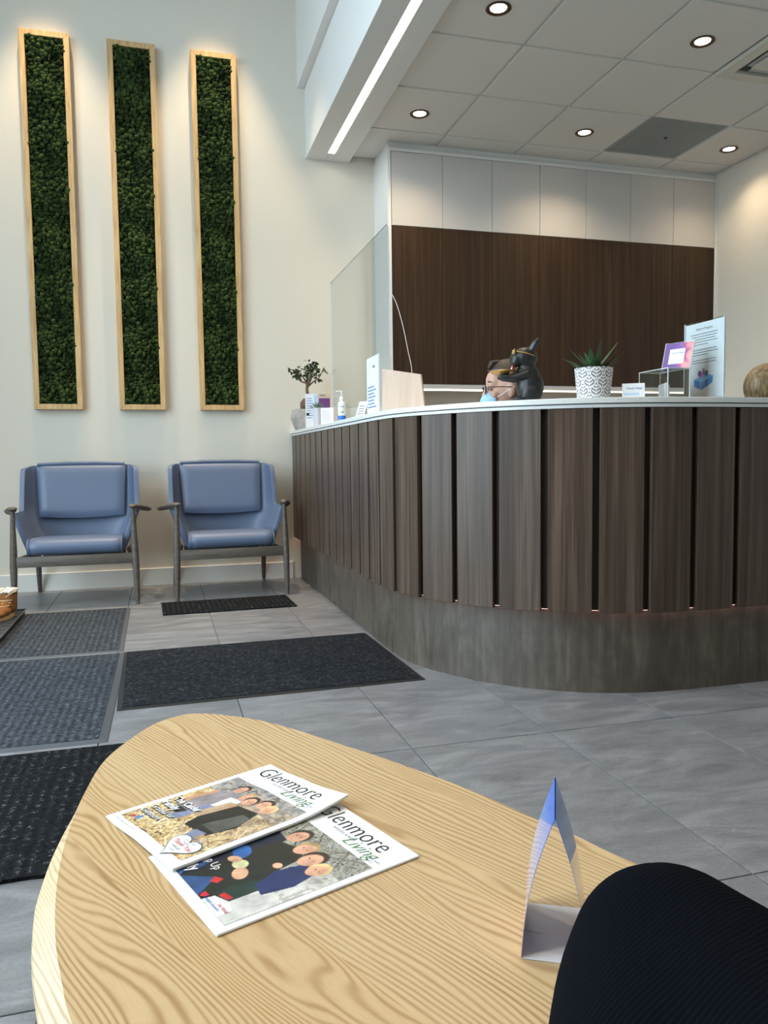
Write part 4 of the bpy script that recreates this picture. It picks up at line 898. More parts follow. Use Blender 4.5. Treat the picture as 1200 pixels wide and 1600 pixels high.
box('acrylic_holder', -0.110, 0.110, -0.0040, -0.0025, 0, 0.296, M['acrylic'], sgn); box('acrylic_holder', -0.110, 0.110, 0.0025, 0.004, 0, 0.296, M['acrylic'], sgn)
box('sheet', -0.108, 0.108, -0.0008, 0.0008, 0.004, 0.290, M['box_white'], sgn); box('holder_edge', 0.1101, 0.1125, -0.004, 0.004, 0, 0.296, M['acrylic_edge'], sgn); box('holder_edge', -0.1125, -0.1101, -0.004, 0.004, 0, 0.296, M['acrylic_edge'], sgn); box('holder_foot', -0.110, 0.110, -0.03, 0.03, -0.0004, 0.002, M['acrylic'], sgn)
def sign_text(body, size, x, z, mat, **kw):
    me = text_mesh(body, size, **kw); me.materials.append(mat); return mkobj('sign_text', me, None, sgn, (x, -0.0011, z), (R(90), 0, 0))
sign_text('Referral Program', 0.0135, 0.0, 0.262, M['ink'], align='CENTER')
r_ = random.Random(11)
for k in range(12):
    if k in (5, 9): continue
    box('printed_line', -0.078+(0.01 if k % 4 else 0), 0.082-r_.uniform(0, 0.02)-(0.05 if k in (4, 8) else 0), -0.0012, -0.0009, 0.246-k*0.0098, 0.2485-k*0.0098, M['ink_grey'], sgn)
# gift box picture (flat print)
def flat(nm, pts, mat, y=-0.0012): me = mesh(nm, [(x, y, z) for x, z in pts], [tuple(range(len(pts)))]); me.materials.append(mat); return mkobj(nm, me, None, sgn)
gb1, gb2, gb3 = plain('gift_light_blue', '#7fb6ea', 0.5), plain('gift_blue', '#3f93dc', 0.5), plain('gift_ribbon', '#4a4aa0', 0.5)
flat('gift_print', [(-0.055, 0.078), (0.010, 0.098), (0.052, 0.086), (-0.010, 0.064)], gb1); flat('gift_print', [(-0.055, 0.078), (-0.010, 0.064), (-0.010, 0.036), (-0.055, 0.052)], gb2); flat('gift_print', [(-0.010, 0.064), (0.052, 0.086), (0.050, 0.060), (-0.010, 0.036)], gb2)
flat('gift_print', [(0.014, 0.072), (0.024, 0.0755), (0.024, 0.048), (0.014, 0.045)], gb3, -0.0014); flat('gift_print', [(-0.036, 0.0722), (-0.028, 0.0698), (-0.028, 0.0425), (-0.036, 0.0455)], gb3, -0.0014)
for cx, cz, rx, rz_, cl in ((-0.022, 0.098, 0.010, 0.012, '#6a4a9c'), (0.0, 0.104, 0.007, 0.014, '#9a5f96'), (0.016, 0.097, 0.010, 0.012, '#4f5b8e'), (-0.008, 0.094, 0.006, 0.012, '#c77ba8')):
    flat('gift_print', [(cx+rx*math.cos(t), cz+rz_*math.sin(t)) for t in np.linspace(0, 2*math.pi, 14, endpoint=False)], plain('gift_bow', cl, 0.5), -0.0016-0.0001*abs(cx))

# ================================================================ STAFF BEHIND THE DESK
M['mask'] = plain('blue_surgical_mask', '#9cc4e4', 0.8); M['hair_brown'] = plain('dark_brown_hair', '#33251d', 0.55); M['scrubs'] = plain('black_scrubs', '#1e2024', 0.85); M['frames'] = plain('dark_glasses_frame', '#1d1714', 0.35)
def m_blond():
    n = NB('dark_blond_hair'); v = n.coord('Object', (90, 90, 14)); f = n.noise(v, 1.0, 4, 0.6, 0.6); n.set(Base_Color=n.ramp(f, [(0.3, lin('#4d3b28')), (0.5, lin('#7c6545')), (0.72, lin('#ab936a'))]), Roughness=0.5); n.bump(f, 0.5, 0.004); return n.m
M['hair_blond'] = m_blond()
def seated_person(name, label, loc, rz, hz):
    """local: looks along -x, head centre at height hz"""
    t = thing(name, label, 'person', loc, rz); bm = bmesh.new()
    ell_bm(bm, (0.012, 0, hz+0.020), (0.092, 0.074, 0.098), None, 32, 22); ell_bm(bm, (-0.030, 0, hz-0.055), (0.060, 0.056, 0.062), None, 28, 18); ell_bm(bm, (-0.060, 0, hz+0.035), (0.034, 0.058, 0.050), None, 24, 16)   # skull, jaw, forehead
    ell_bm(bm, (-0.075, 0, hz+0.010), (0.020, 0.048, 0.010), None, 20, 12)                                            # brow
    capsule_bm(bm, (-0.088, 0, hz+0.002), (-0.104, 0, hz-0.030), 0.009, 0.013); ell_bm(bm, (-0.078, 0, hz-0.062), (0.022, 0.028, 0.016)); ell_bm(bm, (-0.074, 0, hz-0.100), (0.024, 0.028, 0.018))
    for s in (-1, 1): ell_bm(bm, (-0.064, s*0.036, hz-0.032), (0.022, 0.024, 0.022)); ell_bm(bm, (0.008, s*0.077, hz-0.012), (0.018, 0.008, 0.032)); ell_bm(bm, (0.004, s*0.074, hz-0.036), (0.010, 0.007, 0.012))
    capsule_bm(bm, (0.012, 0, hz-0.06), (0.030, 0, hz-0.20), 0.054, 0.060)
    capsule_bm(bm, (0.035, 0, hz-0.30), (0.040, 0, hz-0.62), 0.125, 0.130)
    for s in (-1, 1):
        capsule_bm(bm, (0.035, s*0.06, hz-0.235), (0.035, s*0.165, hz-0.275), 0.062, 0.060); capsule_bm(bm, (0.035, s*0.180, hz-0.285), (0.00, s*0.215, hz-0.53), 0.050, 0.040); capsule_bm(bm, (0.00, s*0.215, hz-0.53), (-0.17, s*0.13, hz-0.55), 0.040, 0.030)
        ell_bm(bm, (-0.205, s*0.125, hz-0.555), (0.050, 0.038, 0.016))
        for q in range(4): capsule_bm(bm, (-0.235, s*0.125+(q-1.5)*0.019, hz-0.555), (-0.285+abs(q-1.4)*0.008, s*0.125+(q-1.5)*0.021, hz-0.567), 0.0095, 0.0080, 10)
        capsule_bm(bm, (-0.195, s*0.125-s*0.036, hz-0.555), (-0.235, s*0.125-s*0.058, hz-0.563), 0.010, 0.0085, 10)
        capsule_bm(bm, (0.03, s*0.09, hz-0.67), (-0.29, s*0.10, hz-0.66), 0.090, 0.062); capsule_bm(bm, (-0.29, s*0.10, hz-0.66), (-0.24, s*0.10, 0.09), 0.058, 0.042); ell_bm(bm, (-0.28, s*0.10, 0.045), (0.12, 0.045, 0.043))
    body = mkobj('body', bm_mesh('body', bm), M['skin'], t); blend(body, 0.0065, 5)
    bm = bmesh.new(); capsule_bm(bm, (0.036, 0, hz-0.285), (0.040, 0, hz-0.62), 0.136, 0.142)
    for s in (-1, 1): capsule_bm(bm, (0.035, s*0.06, hz-0.245), (0.035, s*0.165, hz-0.278), 0.068, 0.070); capsule_bm(bm, (0.035, s*0.180, hz-0.285), (0.012, s*0.205, hz-0.44), 0.062, 0.056); capsule_bm(bm, (0.03, s*0.09, hz-0.67), (-0.29, s*0.10, hz-0.66), 0.100, 0.072); capsule_bm(bm, (-0.29, s*0.10, hz-0.66), (-0.24, s*0.10, 0.12), 0.068, 0.056)
    cl = mkobj('scrubs', bm_mesh('scrubs', bm), M['scrubs'], t); blend(cl, 0.010, 5)
    return t
def hair_mesh(t, hz, mat, fringe, bun):
    bm = bmesh.new(); ell_bm(bm, (0.010, 0, hz+0.028), (0.106, 0.084, 0.100), None, 48, 36)
    for v in list(bm.verts):
        x, y, z = v.co; front = x < np.interp(z, [hz-0.06, hz+0.018, hz+0.030, hz+0.045, hz+0.072, hz+0.080], [0.034, 0.034, 0.0, -0.030, -0.080, -0.3])
        if front or z < hz-0.05: v.tag = True
    bmesh.ops.delete(bm, geom=[v for v in bm.verts if v.tag], context='VERTS')
    o = mkobj('hair', bm_mesh('hair', bm, R(180)), mat, t); so = o.modifiers.new('Solidify', 'SOLIDIFY'); so.thickness = 0.012; so.offset = 0.2
    if bun: tube('fringe', [(-0.035, -0.01, hz+0.118), (-0.070, -0.02, hz+0.110), (-0.088, -0.035, hz+0.088)], [0.012, 0.016, 0.006], mat, o, 10)
    return o
rc = seated_person('person', 'receptionist in glasses and a blue face mask behind the desk', (1.515, 3.270, 0), R(-14), 1.190)
hz = 1.190; hair_mesh(rc, hz, M['hair_brown'], True, True)
bm = bmesh.new(); ell_bm(bm, (-0.066, 0, hz-0.062), (0.056, 0.060, 0.050), None, 28, 18)
for v in list(bm.verts): v.tag = v.co.x > -0.045
bmesh.ops.delete(bm, geom=[v for v in bm.verts if v.tag], context='VERTS'); mk = mkobj('face_mask', bm_mesh('face_mask', bm, R(180)), M['mask'], rc); so = mk.modifiers.new('Solidify', 'SOLIDIFY'); so.thickness = 0.002
for s in (-1, 1):
    tube('ear_loop', [(-0.052, s*0.056, hz-0.040), (-0.025, s*0.074, hz-0.022), (0.004, s*0.082, hz-0.004), (0.020, s*0.083, hz+0.004)], 0.0016, M['box_white'], mk, 6)
    gl = tube('glasses_rim', [(-0.104+0.010*abs(math.cos(t))*(1 if s*math.cos(t) > 0 else -0.2), s*(0.034+0.026*math.cos(t)), hz-0.004+0.020*math.sin(t)) for t in np.linspace(0, 2*math.pi, 21)], 0.0019, M['frames'], rc, 6)
    tube('glasses_temple', [(-0.094, s*0.060, hz+0.004), (-0.05, s*0.078, hz+0.004), (0.012, s*0.084, hz+0.002)], 0.0019, M['frames'], rc, 6)
    e = bmesh.new(); ell_bm(e, (-0.082, s*0.033, hz-0.002), (0.0075, 0.012, 0.006)); mkobj('eye', bm_mesh('eye', e, R(180)), plain('eye_white', '#9b8f88', 0.4), rc)
    e = bmesh.new(); ell_bm(e, (-0.0895, s*0.033, hz-0.002), (0.003, 0.006, 0.006)); mkobj('iris', bm_mesh('iris', e, R(180)), plain('dark_iris', '#2b1d15', 0.2), rc)
    tube('eyebrow', [(-0.086, s*0.018, hz+0.026), (-0.088, s*0.036, hz+0.031), (-0.076, s*0.056, hz+0.025)], [0.0025, 0.0032, 0.0012], M['hair_brown'], rc, 6)
tube('glasses_bridge', [(-0.108, -0.009, hz), (-0.112, 0, hz+0.004), (-0.108, 0.009, hz)], 0.0018, M['frames'], rc, 6)
p2 = seated_person('person', 'blond staff member bent low behind the right end of the counter', (2.690, 2.975, 0), R(172), 1.160)
hair_mesh(p2, 1.160, M['hair_blond'], False, False)
# ================================================================ COFFEE TABLE
ZT = 0.37
outer_top = catmull([(0.03, 1.613), (-0.028, 1.572), (-0.084, 1.470), (-0.112, 1.390), (-0.127, 1.293), (-0.137, 1.193), (-0.141, 1.100), (-0.139, 1.012), (-0.133, 0.938), (-0.124, 0.870), (-0.112, 0.810), (-0.095, 0.741),
    (-0.06, 0.668), (0.0, 0.605), (0.09, 0.568), (0.20, 0.555), (0.32, 0.558), (0.44, 0.580), (0.53, 0.625), (0.585, 0.685), (0.595, 0.752), (0.573, 0.812), (0.546, 0.871), (0.528, 0.922), (0.499, 0.983), (0.441, 1.113), (0.355, 1.266), (0.305, 1.343), (0.231, 1.458), (0.168, 1.537), (0.109, 1.585), (0.068, 1.608)], 5, True)
def inset(P, d):
    n = len(P); out = []
    for i in range(n):
        t = P[(i+1) % n]-P[(i-1) % n]; t = t/np.linalg.norm(t); out.append(P[i]+np.array([-t[1], t[0]])*d)   # left normal (curve is counter-clockwise)
    return np.array(out)
tb = thing('coffee_table', 'pale ash coffee table with rounded triangular top', 'table', (0.2, 1.0, 0))
off2 = np.array([0.2, 1.0])
def ring_mesh(name, rings_, cap0, cap1):
    bm = bmesh.new(); rs = [[bm.verts.new((p[0]-off2[0], p[1]-off2[1], z)) for p in P] for P, z in rings_]; n = len(rs[0])
    for r0, r1 in zip(rs, rs[1:]):
        for k_ in range(n): bm.faces.new((r0[k_], r0[(k_+1) % n], r1[(k_+1) % n], r1[k_]))
    if cap0: bm.faces.new(rs[0])
    if cap1: bm.faces.new(rs[-1])
    return bm_mesh(name, bm, R(35))
flare = np.array([np.clip((1.33-p[1])/0.35, 0, 1)*np.clip((0.20-p[0])/0.22, 0, 1) for p in outer_top])
def flared(amount):
    n = len(outer_top); out = []
    for i in range(n):
        t = outer_top[(i+1) % n]-outer_top[(i-1) % n]; t = t/np.linalg.norm(t); out.append(outer_top[i]-np.array([-t[1], t[0]])*(amount*flare[i]))
    return np.array(out)
mkobj('table_top', ring_mesh('table_top', [(inset(outer_top, 0.020), ZT-0.036), (inset(outer_top, 0.004), ZT-0.036), (flared(0.024), ZT-0.0215), (flared(0.0225), ZT-0.0145), (inset(outer_top, 0.000), ZT-0.0008), (inset(outer_top, 0.0008), ZT)], True, True), M['ash'], tb)
for x, y in ((0.05, 1.42), (-0.02, 0.80), (0.42, 0.80)):
    cx, cy = x-0.2, y-1.0; f = 1.12
    tube('leg', [(cx*f, cy*f, 0), (cx*1.05, cy*1.05, 0.2), (cx*0.97, cy*0.97, ZT-0.0365)], [0.014, 0.019, 0.024], M['ash'], tb, 16)

# ================================================================ MAGAZINES
class Canvas:
    """flat colour print rasterised from simple shapes (page units, u right, v down)"""
    def __init__(s, w, h, nu, nv, seed):
        s.w, s.h, s.nu, s.nv = w, h, nu, nv; s.rs = np.random.RandomState(seed)
        s.U, s.V = np.meshgrid(np.linspace(0, w, nu+1), np.linspace(0, h, nv+1)); s.c = np.ones((nv+1, nu+1, 3))
    def noise(s, cells):
        a = s.rs.rand(cells+2, cells+2); x = s.U/s.w*cells; y = s.V/s.h*cells; i, j = x.astype(int), y.astype(int); fx, fy = x-i, y-j
        return (a[j, i]*(1-fx)+a[j, i+1]*fx)*(1-fy)+(a[j+1, i]*(1-fx)+a[j+1, i+1]*fx)*fy
    def put(s, mask, col, a=1.0):
        m_ = mask[..., None]*a; s.c = s.c*(1-m_)+np.array(lin(col))*m_
    def rect(s, u0, v0, u1, v1, col, a=1.0): s.put(((s.U >= u0) & (s.U <= u1) & (s.V >= v0) & (s.V <= v1)).astype(float), col, a)
    def ell(s, u, v, ru, rv, col, rot=0.0, a=1.0):
        d, e = s.U-u, s.V-v; c_, s_ = math.cos(rot), math.sin(rot); x, y = (d*c_+e*s_)/ru, (-d*s_+e*c_)/rv
        s.put(np.clip((1.08-np.sqrt(x*x+y*y))*8, 0, 1), col, a)
    def poly(s, pts, col, a=1.0):
        m_ = np.zeros_like(s.U, bool); n = len(pts)
        for i in range(n):
            (x0, y0), (x1, y1) = pts[i], pts[(i+1) % n]
            if y0 == y1: continue
            m_ ^= ((s.V >= min(y0, y1)) & (s.V < max(y0, y1)) & (s.U < x0+(s.V-y0)*(x1-x0)/(y1-y0)))
        s.put(m_.astype(float), col, a)
    def stroke(s, u0, v0, u1, v1, wd, col, a=1.0):
        du, dv = u1-u0, v1-v0; L = math.hypot(du, dv) or 1e-6; t = np.clip(((s.U-u0)*du+(s.V-v0)*dv)/(L*L), 0, 1)
        d = np.hypot(s.U-u0-t*du, s.V-v0-t*dv); s.put(np.clip((wd-d)/wd*2, 0, 1), col, a)
    def speck(s, u0, v0, u1, v1, cols, cells, a=1.0):
        nz = s.noise(cells)*0.55+s.noise(cells*2)*0.45; m0 = ((s.U >= u0) & (s.U <= u1) & (s.V >= v0) & (s.V <= v1)).astype(float); lo, hi = nz.min(), nz.max(); nz = (nz-lo)/(hi-lo); k_ = len(cols)
        for i, c_ in enumerate(cols): s.put(m0*((nz >= i/k_) & (nz <= (i+1)/k_)), c_, a)
def _grade(s):
    g = 0.62+0.42*s.noise(14)+0.34*s.noise(34)+0.10*s.rs.rand(*s.U.shape); s.c = np.clip(s.c*g[..., None], 0, 1)
Canvas.grade = _grade
def print_mesh(name, cv, surf, dz):
    nu, nv = cv.nu, cv.nv; verts = []
    for j in range(nv+1):
        for i in range(nu+1): verts.append(surf(cv.U[j, i]+cv.u0, cv.V[j, i]+cv.v0, dz))
    faces = [(j*(nu+1)+i, (j+1)*(nu+1)+i, (j+1)*(nu+1)+i+1, j*(nu+1)+i+1) for j in range(nv) for i in range(nu)]
    me = mesh(name, verts, faces); smooth(me); a = me.color_attributes.new('ink', 'FLOAT_COLOR', 'POINT')
    col = np.ones(((nu+1)*(nv+1), 4), np.float32); col[:, :3] = cv.c.reshape(-1, 3); a.data.foreach_set('color', col.ravel()); me.materials.append(M['print']); return me
def page_text(name, body, size, u, v, mat, parent, surf, dz=0.0006, **kw):
    """lettering laid on a page: u,v is the baseline start"""
    me = text_mesh(body, size, **kw)
    for vtx in me.vertices: vtx.co = Vector(surf(u+vtx.co.x, v-vtx.co.y, dz))
    me.materials.append(mat); return mkobj(name, me, None, parent)
MW, MH = 0.210, 0.279
def magazine(name, label, B, udir, zfun, thick, cover):
    t = thing(name, label, 'magazine', (B[0], B[1], ZT), 0, 'magazines on the coffee table')
    ud = np.array(udir)/np.linalg.norm(udir); vd = np.array([ud[1], -ud[0]])       # v runs down the page
    def surf(u, v, dz=0.0):
        p = ud*u+vd*v; return (p[0], p[1], zfun(u, v)+dz)
    nu, nv = 24, 30
    def sheet(nm, d0, d1, mat, du=0.0, dv=0.0, ex=0.0):
        bm = bmesh.new(); lay = []
        for d in (d0, d1): lay.append([[bm.verts.new(surf(MW*i/nu+du+dv*(j/nv-0.5)*0, MH*j/nv+dv, d)) for i in range(nu+1)] for j in range(nv+1)])
        for L in lay:
            for j in range(nv):
                for i in range(nu): bm.faces.new((L[j][i], L[j][i+1], L[j+1][i+1], L[j+1][i]))
        for j in range(nv):
            for i in (0, nu): bm.faces.new((lay[0][j][i], lay[0][j+1][i], lay[1][j+1][i], lay[1][j][i]))
        for i in range(nu):
            for j in (0, nv): bm.faces.new((lay[0][j][i], lay[0][j][i+1], lay[1][j][i+1], lay[1][j][i]))
        return mkobj(nm, bm_mesh(nm, bm, R(40)), mat, t)
    sheet('page_block', 0.0003, thick-0.0006, M['paper_edge'], 0.0012, 0.0006)
    sheet('page_block', thick*0.3, thick*0.45, M['paper'], -0.0022, 0.0014)
    cover_o = sheet('cover', thick-0.0005, thick, M['paper'])
    cover(t, cover_o, lambda u, v, dz=0.0: surf(u, v, thick+dz))
    return t
HAIR = {'brown': '#3a2a22', 'fair': '#a98d62', 'blond': '#d8bd86', 'grey': '#c9bfb2'}
def head(cv, u, v, r, hair, tilt=0.0, skin='#d6a286'):
    cv.ell(u, v-r*0.22, r*0.98, r*1.12, HAIR[hair], tilt); cv.ell(u, v+r*0.12, r*0.74, r*0.98, skin, tilt)
    for s in (-1, 1): cv.ell(u+s*r*0.28, v+r*0.02, r*0.10, r*0.07, '#3b2b26', tilt)
    cv.ell(u, v+r*0.50, r*0.22, r*0.07, '#d9b3a4', tilt); cv.ell(u+r*0.2, v+r*0.2, r*0.40, r*0.75, '#b98570', tilt, 0.35)
def masthead(par, surf, month, u0=0.016):
    page_text('masthead_text', 'Glenmore', 0.0445, u0, 0.0385, M['ink'], par, surf, thin=-0.00052, sx=0.86, spacing=1.02)
    page_text('masthead_text', 'HIGHLANDS', 0.0078, u0+0.060, 0.0475, M['ink_grey'], par, surf, spacing=1.3)
    page_text('masthead_text', 'Living', 0.031, u0+0.098, 0.0590, M['ink_green'], par, surf, shear=0.42, thin=-0.0004, sx=0.95)
    page_text('date_text', month+'\n2022', 0.0055, u0+0.168, 0.0560, M['ink_grey'], par, surf, align='CENTER', spacing=1.2)
    # serifs of the masthead capitals and stems
    return
def cover_family(t, co, surf):
    cv = Canvas(0.188, 0.196, 188, 196, 5); cv.u0, cv.v0 = 0.011, 0.067
    cv.speck(0, 0, 0.188, 0.07, ['#5f6470', '#7b808c', '#8f8a86', '#a69f9a', '#6c665f', '#b9bcc4'], 22)
    cv.speck(0, 0.055, 0.188, 0.196, ['#8a6a3f', '#a98a58', '#c5a878', '#d8c39a', '#6a5032', '#b69562'], 30)
    cv.speck(0.10, 0.02, 0.188, 0.16, ['#a58c70', '#c2ab8e', '#8b7767', '#d2c0a4'], 16, 0.6)
    rs = cv.rs
    for k_ in range(230):
        u, v = rs.uniform(0, 0.188), rs.uniform(0.11, 0.196); an = rs.uniform(-1.2, 1.2); L = rs.uniform(0.012, 0.035)
        cv.stroke(u, v, u+L*math.sin(an), v-L*math.cos(an), 0.0011, ['#e2cd9f', '#c8aa72', '#7a5d37', '#f0e2bd'][rs.randint(4)], 0.8)
    cv.poly([(0.024, 0.045), (0.060, 0.040), (0.072, 0.085), (0.066, 0.125), (0.022, 0.120)], '#8d8488'); cv.poly([(0.020, 0.05), (0.028, 0.048), (0.020, 0.112), (0.010, 0.12)], '#c58f74')
    cv.poly([(0.064, 0.052), (0.092, 0.050), (0.094, 0.082), (0.066, 0.088)], '#eef0f4'); cv.poly([(0.062, 0.088), (0.088, 0.083), (0.070, 0.150), (0.046, 0.146)], '#7d87a5')
    cv.poly([(0.080, 0.062), (0.104, 0.056), (0.112, 0.120), (0.070, 0.124)], '#b49a80'); cv.stroke(0.098, 0.064, 0.096, 0.108, 0.005, '#c89878'); cv.ell(0.096, 0.112, 0.006, 0.008, '#c58f74')
    cv.poly([(0.100, 0.060), (0.142, 0.052), (0.160, 0.098), (0.150, 0.140), (0.098, 0.146), (0.090, 0.120)], '#262724')
    for k_ in range(9): cv.stroke(0.132+0.003*k_, 0.07, 0.118+0.004*k_, 0.128, 0.0008, '#8b8d86', 0.8)
    cv.poly([(0.124, 0.140), (0.146, 0.136), (0.140, 0.160), (0.126, 0.160)], '#8089a6'); cv.poly([(0.028, 0.118), (0.060, 0.12), (0.052, 0.136), (0.026, 0.134)], '#2f2c2b')
    head(cv, 0.050, 0.024, 0.0125, 'brown'); head(cv, 0.084, 0.036, 0.0125, 'fair'); head(cv, 0.100, 0.040, 0.0125, 'brown'); head(cv, 0.124, 0.030, 0.0125, 'brown', 0.1); head(cv, 0.142, 0.036, 0.012, 'blond', 0.15)
    cv.poly([(0.02, 0.178), (0.028, 0.170), (0.032, 0.182), (0.024, 0.188)], '#5c7fb6'); cv.ell(0.016, 0.184, 0.005, 0.004, '#b2483f')
    cv.grade(); pm = mkobj('cover_photo', print_mesh('cover_photo', cv, surf, 0.0003), None, co)
    masthead(co, surf, 'JANUARY')
    for row, (tx, sz, th) in enumerate((('The Calder', 0.0175, 0.0004), ('Family', 0.0175, 0.0004), ('Grateful for', 0.0145, 0.0), ('Glenmore', 0.0145, 0.0))):
        page_text('headline_shadow', tx, sz, 0.0169, 0.1838+[0, 0.0185, 0.036, 0.052][row], M['ink'], co, surf, thin=th+0.0005, sx=0.9, dz=0.0010)
        page_text('headline_text', tx, sz, 0.016, 0.183+[0, 0.0185, 0.036, 0.052][row], M['ink_white'], co, surf, thin=th, sx=0.9, dz=0.0014)
    # heart with thank-you lettering
    hp = [(16*math.sin(a_)**3, 13*math.cos(a_)-5*math.cos(2*a_)-2*math.cos(3*a_)-math.cos(4*a_)) for a_ in [k_*2*math.pi/40 for k_ in range(40)]]
    for nm, s_, mt_, dz in (('heart_badge', 0.00186, M['ink_grey'], 0.0009), ('heart_badge', 0.00172, M['ink_white'], 0.0012)):
        me = mesh(nm, [surf(0.165+x*s_, 0.245-y*s_, dz) for x, y in hp], [tuple(range(40))]); me.materials.append(mt_); mkobj(nm, me, None, co)
    page_text('badge_text', 'Thank You', 0.0115, 0.165, 0.247, M['ink_red'], co, surf, dz=0.0017, align='CENTER', shear=0.3, sx=0.9)
    for k_, (tx, sz, mt_) in enumerate((('FRONTLINE', 0.006, M['ink_blue']), ('care heroes', 0.0055, M['ink_grey']), ('hospital', 0.005, M['ink_blue']), ('HEROES', 0.006, M['ink_grey']), ('nurses', 0.005, M['ink_blue']))):
        page_text('badge_text', tx, sz, 0.165, [0.2265, 0.2335, 0.239, 0.2545, 0.2605][k_], mt_, co, surf, dz=0.0017, align='CENTER')
    page_text('small_print', 'glenmore highlands community newsletter', 0.0036, 0.014, 0.271, M['ink_grey'], co, surf)
    page_text('small_print', 'delivered monthly to the residents of Glenmore', 0.0036, 0.014, 0.0635, M['ink_grey'], co, surf)
def cover_winter(t, co, surf):
    cv = Canvas(0.190, 0.200, 190, 200, 9); cv.u0, cv.v0 = 0.010, 0.066
    cv.speck(0, 0, 0.19, 0.2, ['#5d5d56', '#77766d', '#8c8b82', '#a5a49b', '#494a44', '#b9b9b2'], 42)
    for k_ in range(7): cv.stroke(cv.rs.uniform(0, 0.19), 0, cv.rs.uniform(0, 0.19), 0.09, 0.0014, '#57463a', 0.8)
    cv.poly([(0.12, 0.2), (0.19, 0.2), (0.19, 0.06), (0.165, 0.09), (0.14, 0.14)], '#c6c4c1'); cv.speck(0.15, 0.05, 0.19, 0.13, ['#9c968e', '#c9c7c3', '#b0aba4'], 26, 0.7)
    cv.poly([(0.0, 0.2), (0.0, 0.06), (0.03, 0.045), (0.06, 0.05), (0.08, 0.11), (0.07, 0.2)], '#1b2233')
    cv.poly([(0.055, 0.060), (0.085, 0.050), (0.115, 0.055), (0.125, 0.11), (0.12, 0.165), (0.06, 0.16)], '#23241f')
    cv.poly([(0.07, 0.11), (0.13, 0.10), (0.15, 0.16), (0.13, 0.2), (0.06, 0.2)], '#1f2421'); cv.poly([(0.125, 0.13), (0.150, 0.125), (0.15, 0.185), (0.12, 0.18)], '#1d3430')
    cv.poly([(0.130, 0.062), (0.158, 0.060), (0.168, 0.10), (0.160, 0.14), (0.135, 0.135), (0.122, 0.10)], '#22305e')
    cv.ell(0.030, 0.165, 0.026, 0.018, '#34598f', 0.5); cv.ell(0.052, 0.112, 0.017, 0.012, '#3362a8', 0.4); cv.poly([(0.06, 0.2), (0.09, 0.165), (0.115, 0.2)], '#2f5183'); cv.poly([(0.02, 0.2), (0.04, 0.18), (0.06, 0.2)], '#3a5f92')
    cv.ell(0.080, 0.128, 0.011, 0.010, '#d0ceA0'); cv.ell(0.100, 0.138, 0.014, 0.010, '#d3a384', 0.5); cv.ell(0.064, 0.128, 0.010, 0.007, '#d3a384', -0.5); cv.ell(0.112, 0.092, 0.007, 0.006, '#d9ab8e')
    cv.poly([(0.088, 0.166), (0.100, 0.160), (0.104, 0.170), (0.094, 0.176)], '#c42f35'); cv.poly([(0.128, 0.172), (0.146, 0.168), (0.146, 0.176), (0.130, 0.180)], '#c42f35')
    head(cv, 0.062, 0.032, 0.016, 'brown', 0.2); head(cv, 0.097, 0.042, 0.0155, 'fair', 0.35); head(cv, 0.126, 0.050, 0.0175, 'brown', 0.25); head(cv, 0.153, 0.058, 0.0145, 'blond', 0.3)
    cv.poly([(0.125, 0.2), (0.128, 0.184), (0.150, 0.176), (0.168, 0.180), (0.17, 0.2)], '#e3e3e5')
    cv.grade(); mkobj('cover_photo', print_mesh('cover_photo', cv, surf, 0.0003), None, co)
    masthead(co, surf, 'FEBRUARY')
    page_text('headline_text', 'Keep Up', 0.017, 0.030, 0.226, M['ink_white'], co, surf, sx=0.9, dz=0.0007); page_text('headline_text', 'Family', 0.021, 0.020, 0.2515, M['ink_white'], co, surf, thin=0.0005, sx=0.9, dz=0.0007)
    page_text('small_print', 'heart month', 0.007, 0.135, 0.262, M['ink_blue'], co, surf, dz=0.0008); page_text('small_print', '♥', 0.010, 0.122, 0.263, M['ink_red'], co, surf, dz=0.0008); page_text('small_print', 'be kind', 0.0075, 0.158, 0.256, M['ink_red'], co, surf, dz=0.0008)
B2, U2 = (0.2335, 1.1265), (0.343, -0.939); B1, U1 = (0.1625, 1.2885), (0.425, -0.905)
m2 = magazine('magazine', 'lower magazine with a winter family cover under another one', B2, U2, lambda u, v: 0.0003, 0.0026, cover_winter)
def z1(u, v):
    # lies over the lower magazine on its right side, sags to the table on the left, top right corner curls up
    base = 0.0042*np.clip((u-0.035)/0.06, 0, 1)**1.2
    cu = max(0.0, (u-0.10)/0.11)*max(0.0, (0.10-v)/0.10); return 0.0004+base+0.012*cu**1.6
m1 = magazine('magazine', 'upper magazine with an autumn family cover and a heart badge', B1, U1, z1, 0.0036, cover_family)

# ================================================================ TENT CARD
tc = thing('tent_card', 'folded glossy tent card with a blue top on the table', 'tent card', (0.395, 0.733, ZT+0.0004))
M['card_white'] = plain('white_card', '#dfe1e4', 0.4)
def m_gloss_print():
    n = NB('glossy_blue_print'); v = n.coord('Object'); sp = n.add('ShaderNodeSeparateXYZ', ins={0: v}); nz = n.noise(n.coord('Object', (14, 14, 22)), 1.0, 2)
    f = n.math('ADD', n.math('MULTIPLY', sp.outputs[2], 6.0), n.math('MULTIPLY', nz, 0.25))
    n.set(Base_Color=n.ramp(f, [(0.0, lin('#c9a58c')), (0.35, lin('#b9a0c4')), (0.6, lin('#9fb2e0')), (0.82, lin('#5b8fe0')), (0.97, lin('#1f6fe0'))]), Roughness=0.12, Specular_IOR_Level=0.7, Coat_Weight=0.6); return n.m
M['gloss'] = m_gloss_print()
dirv = np.array([0.474, 0.880]); dirv /= np.linalg.norm(dirv); wv = np.array([dirv[1], -dirv[0]])    # ridge direction, width direction
L2, W2, TH = 0.0515, 0.0335, 0.150
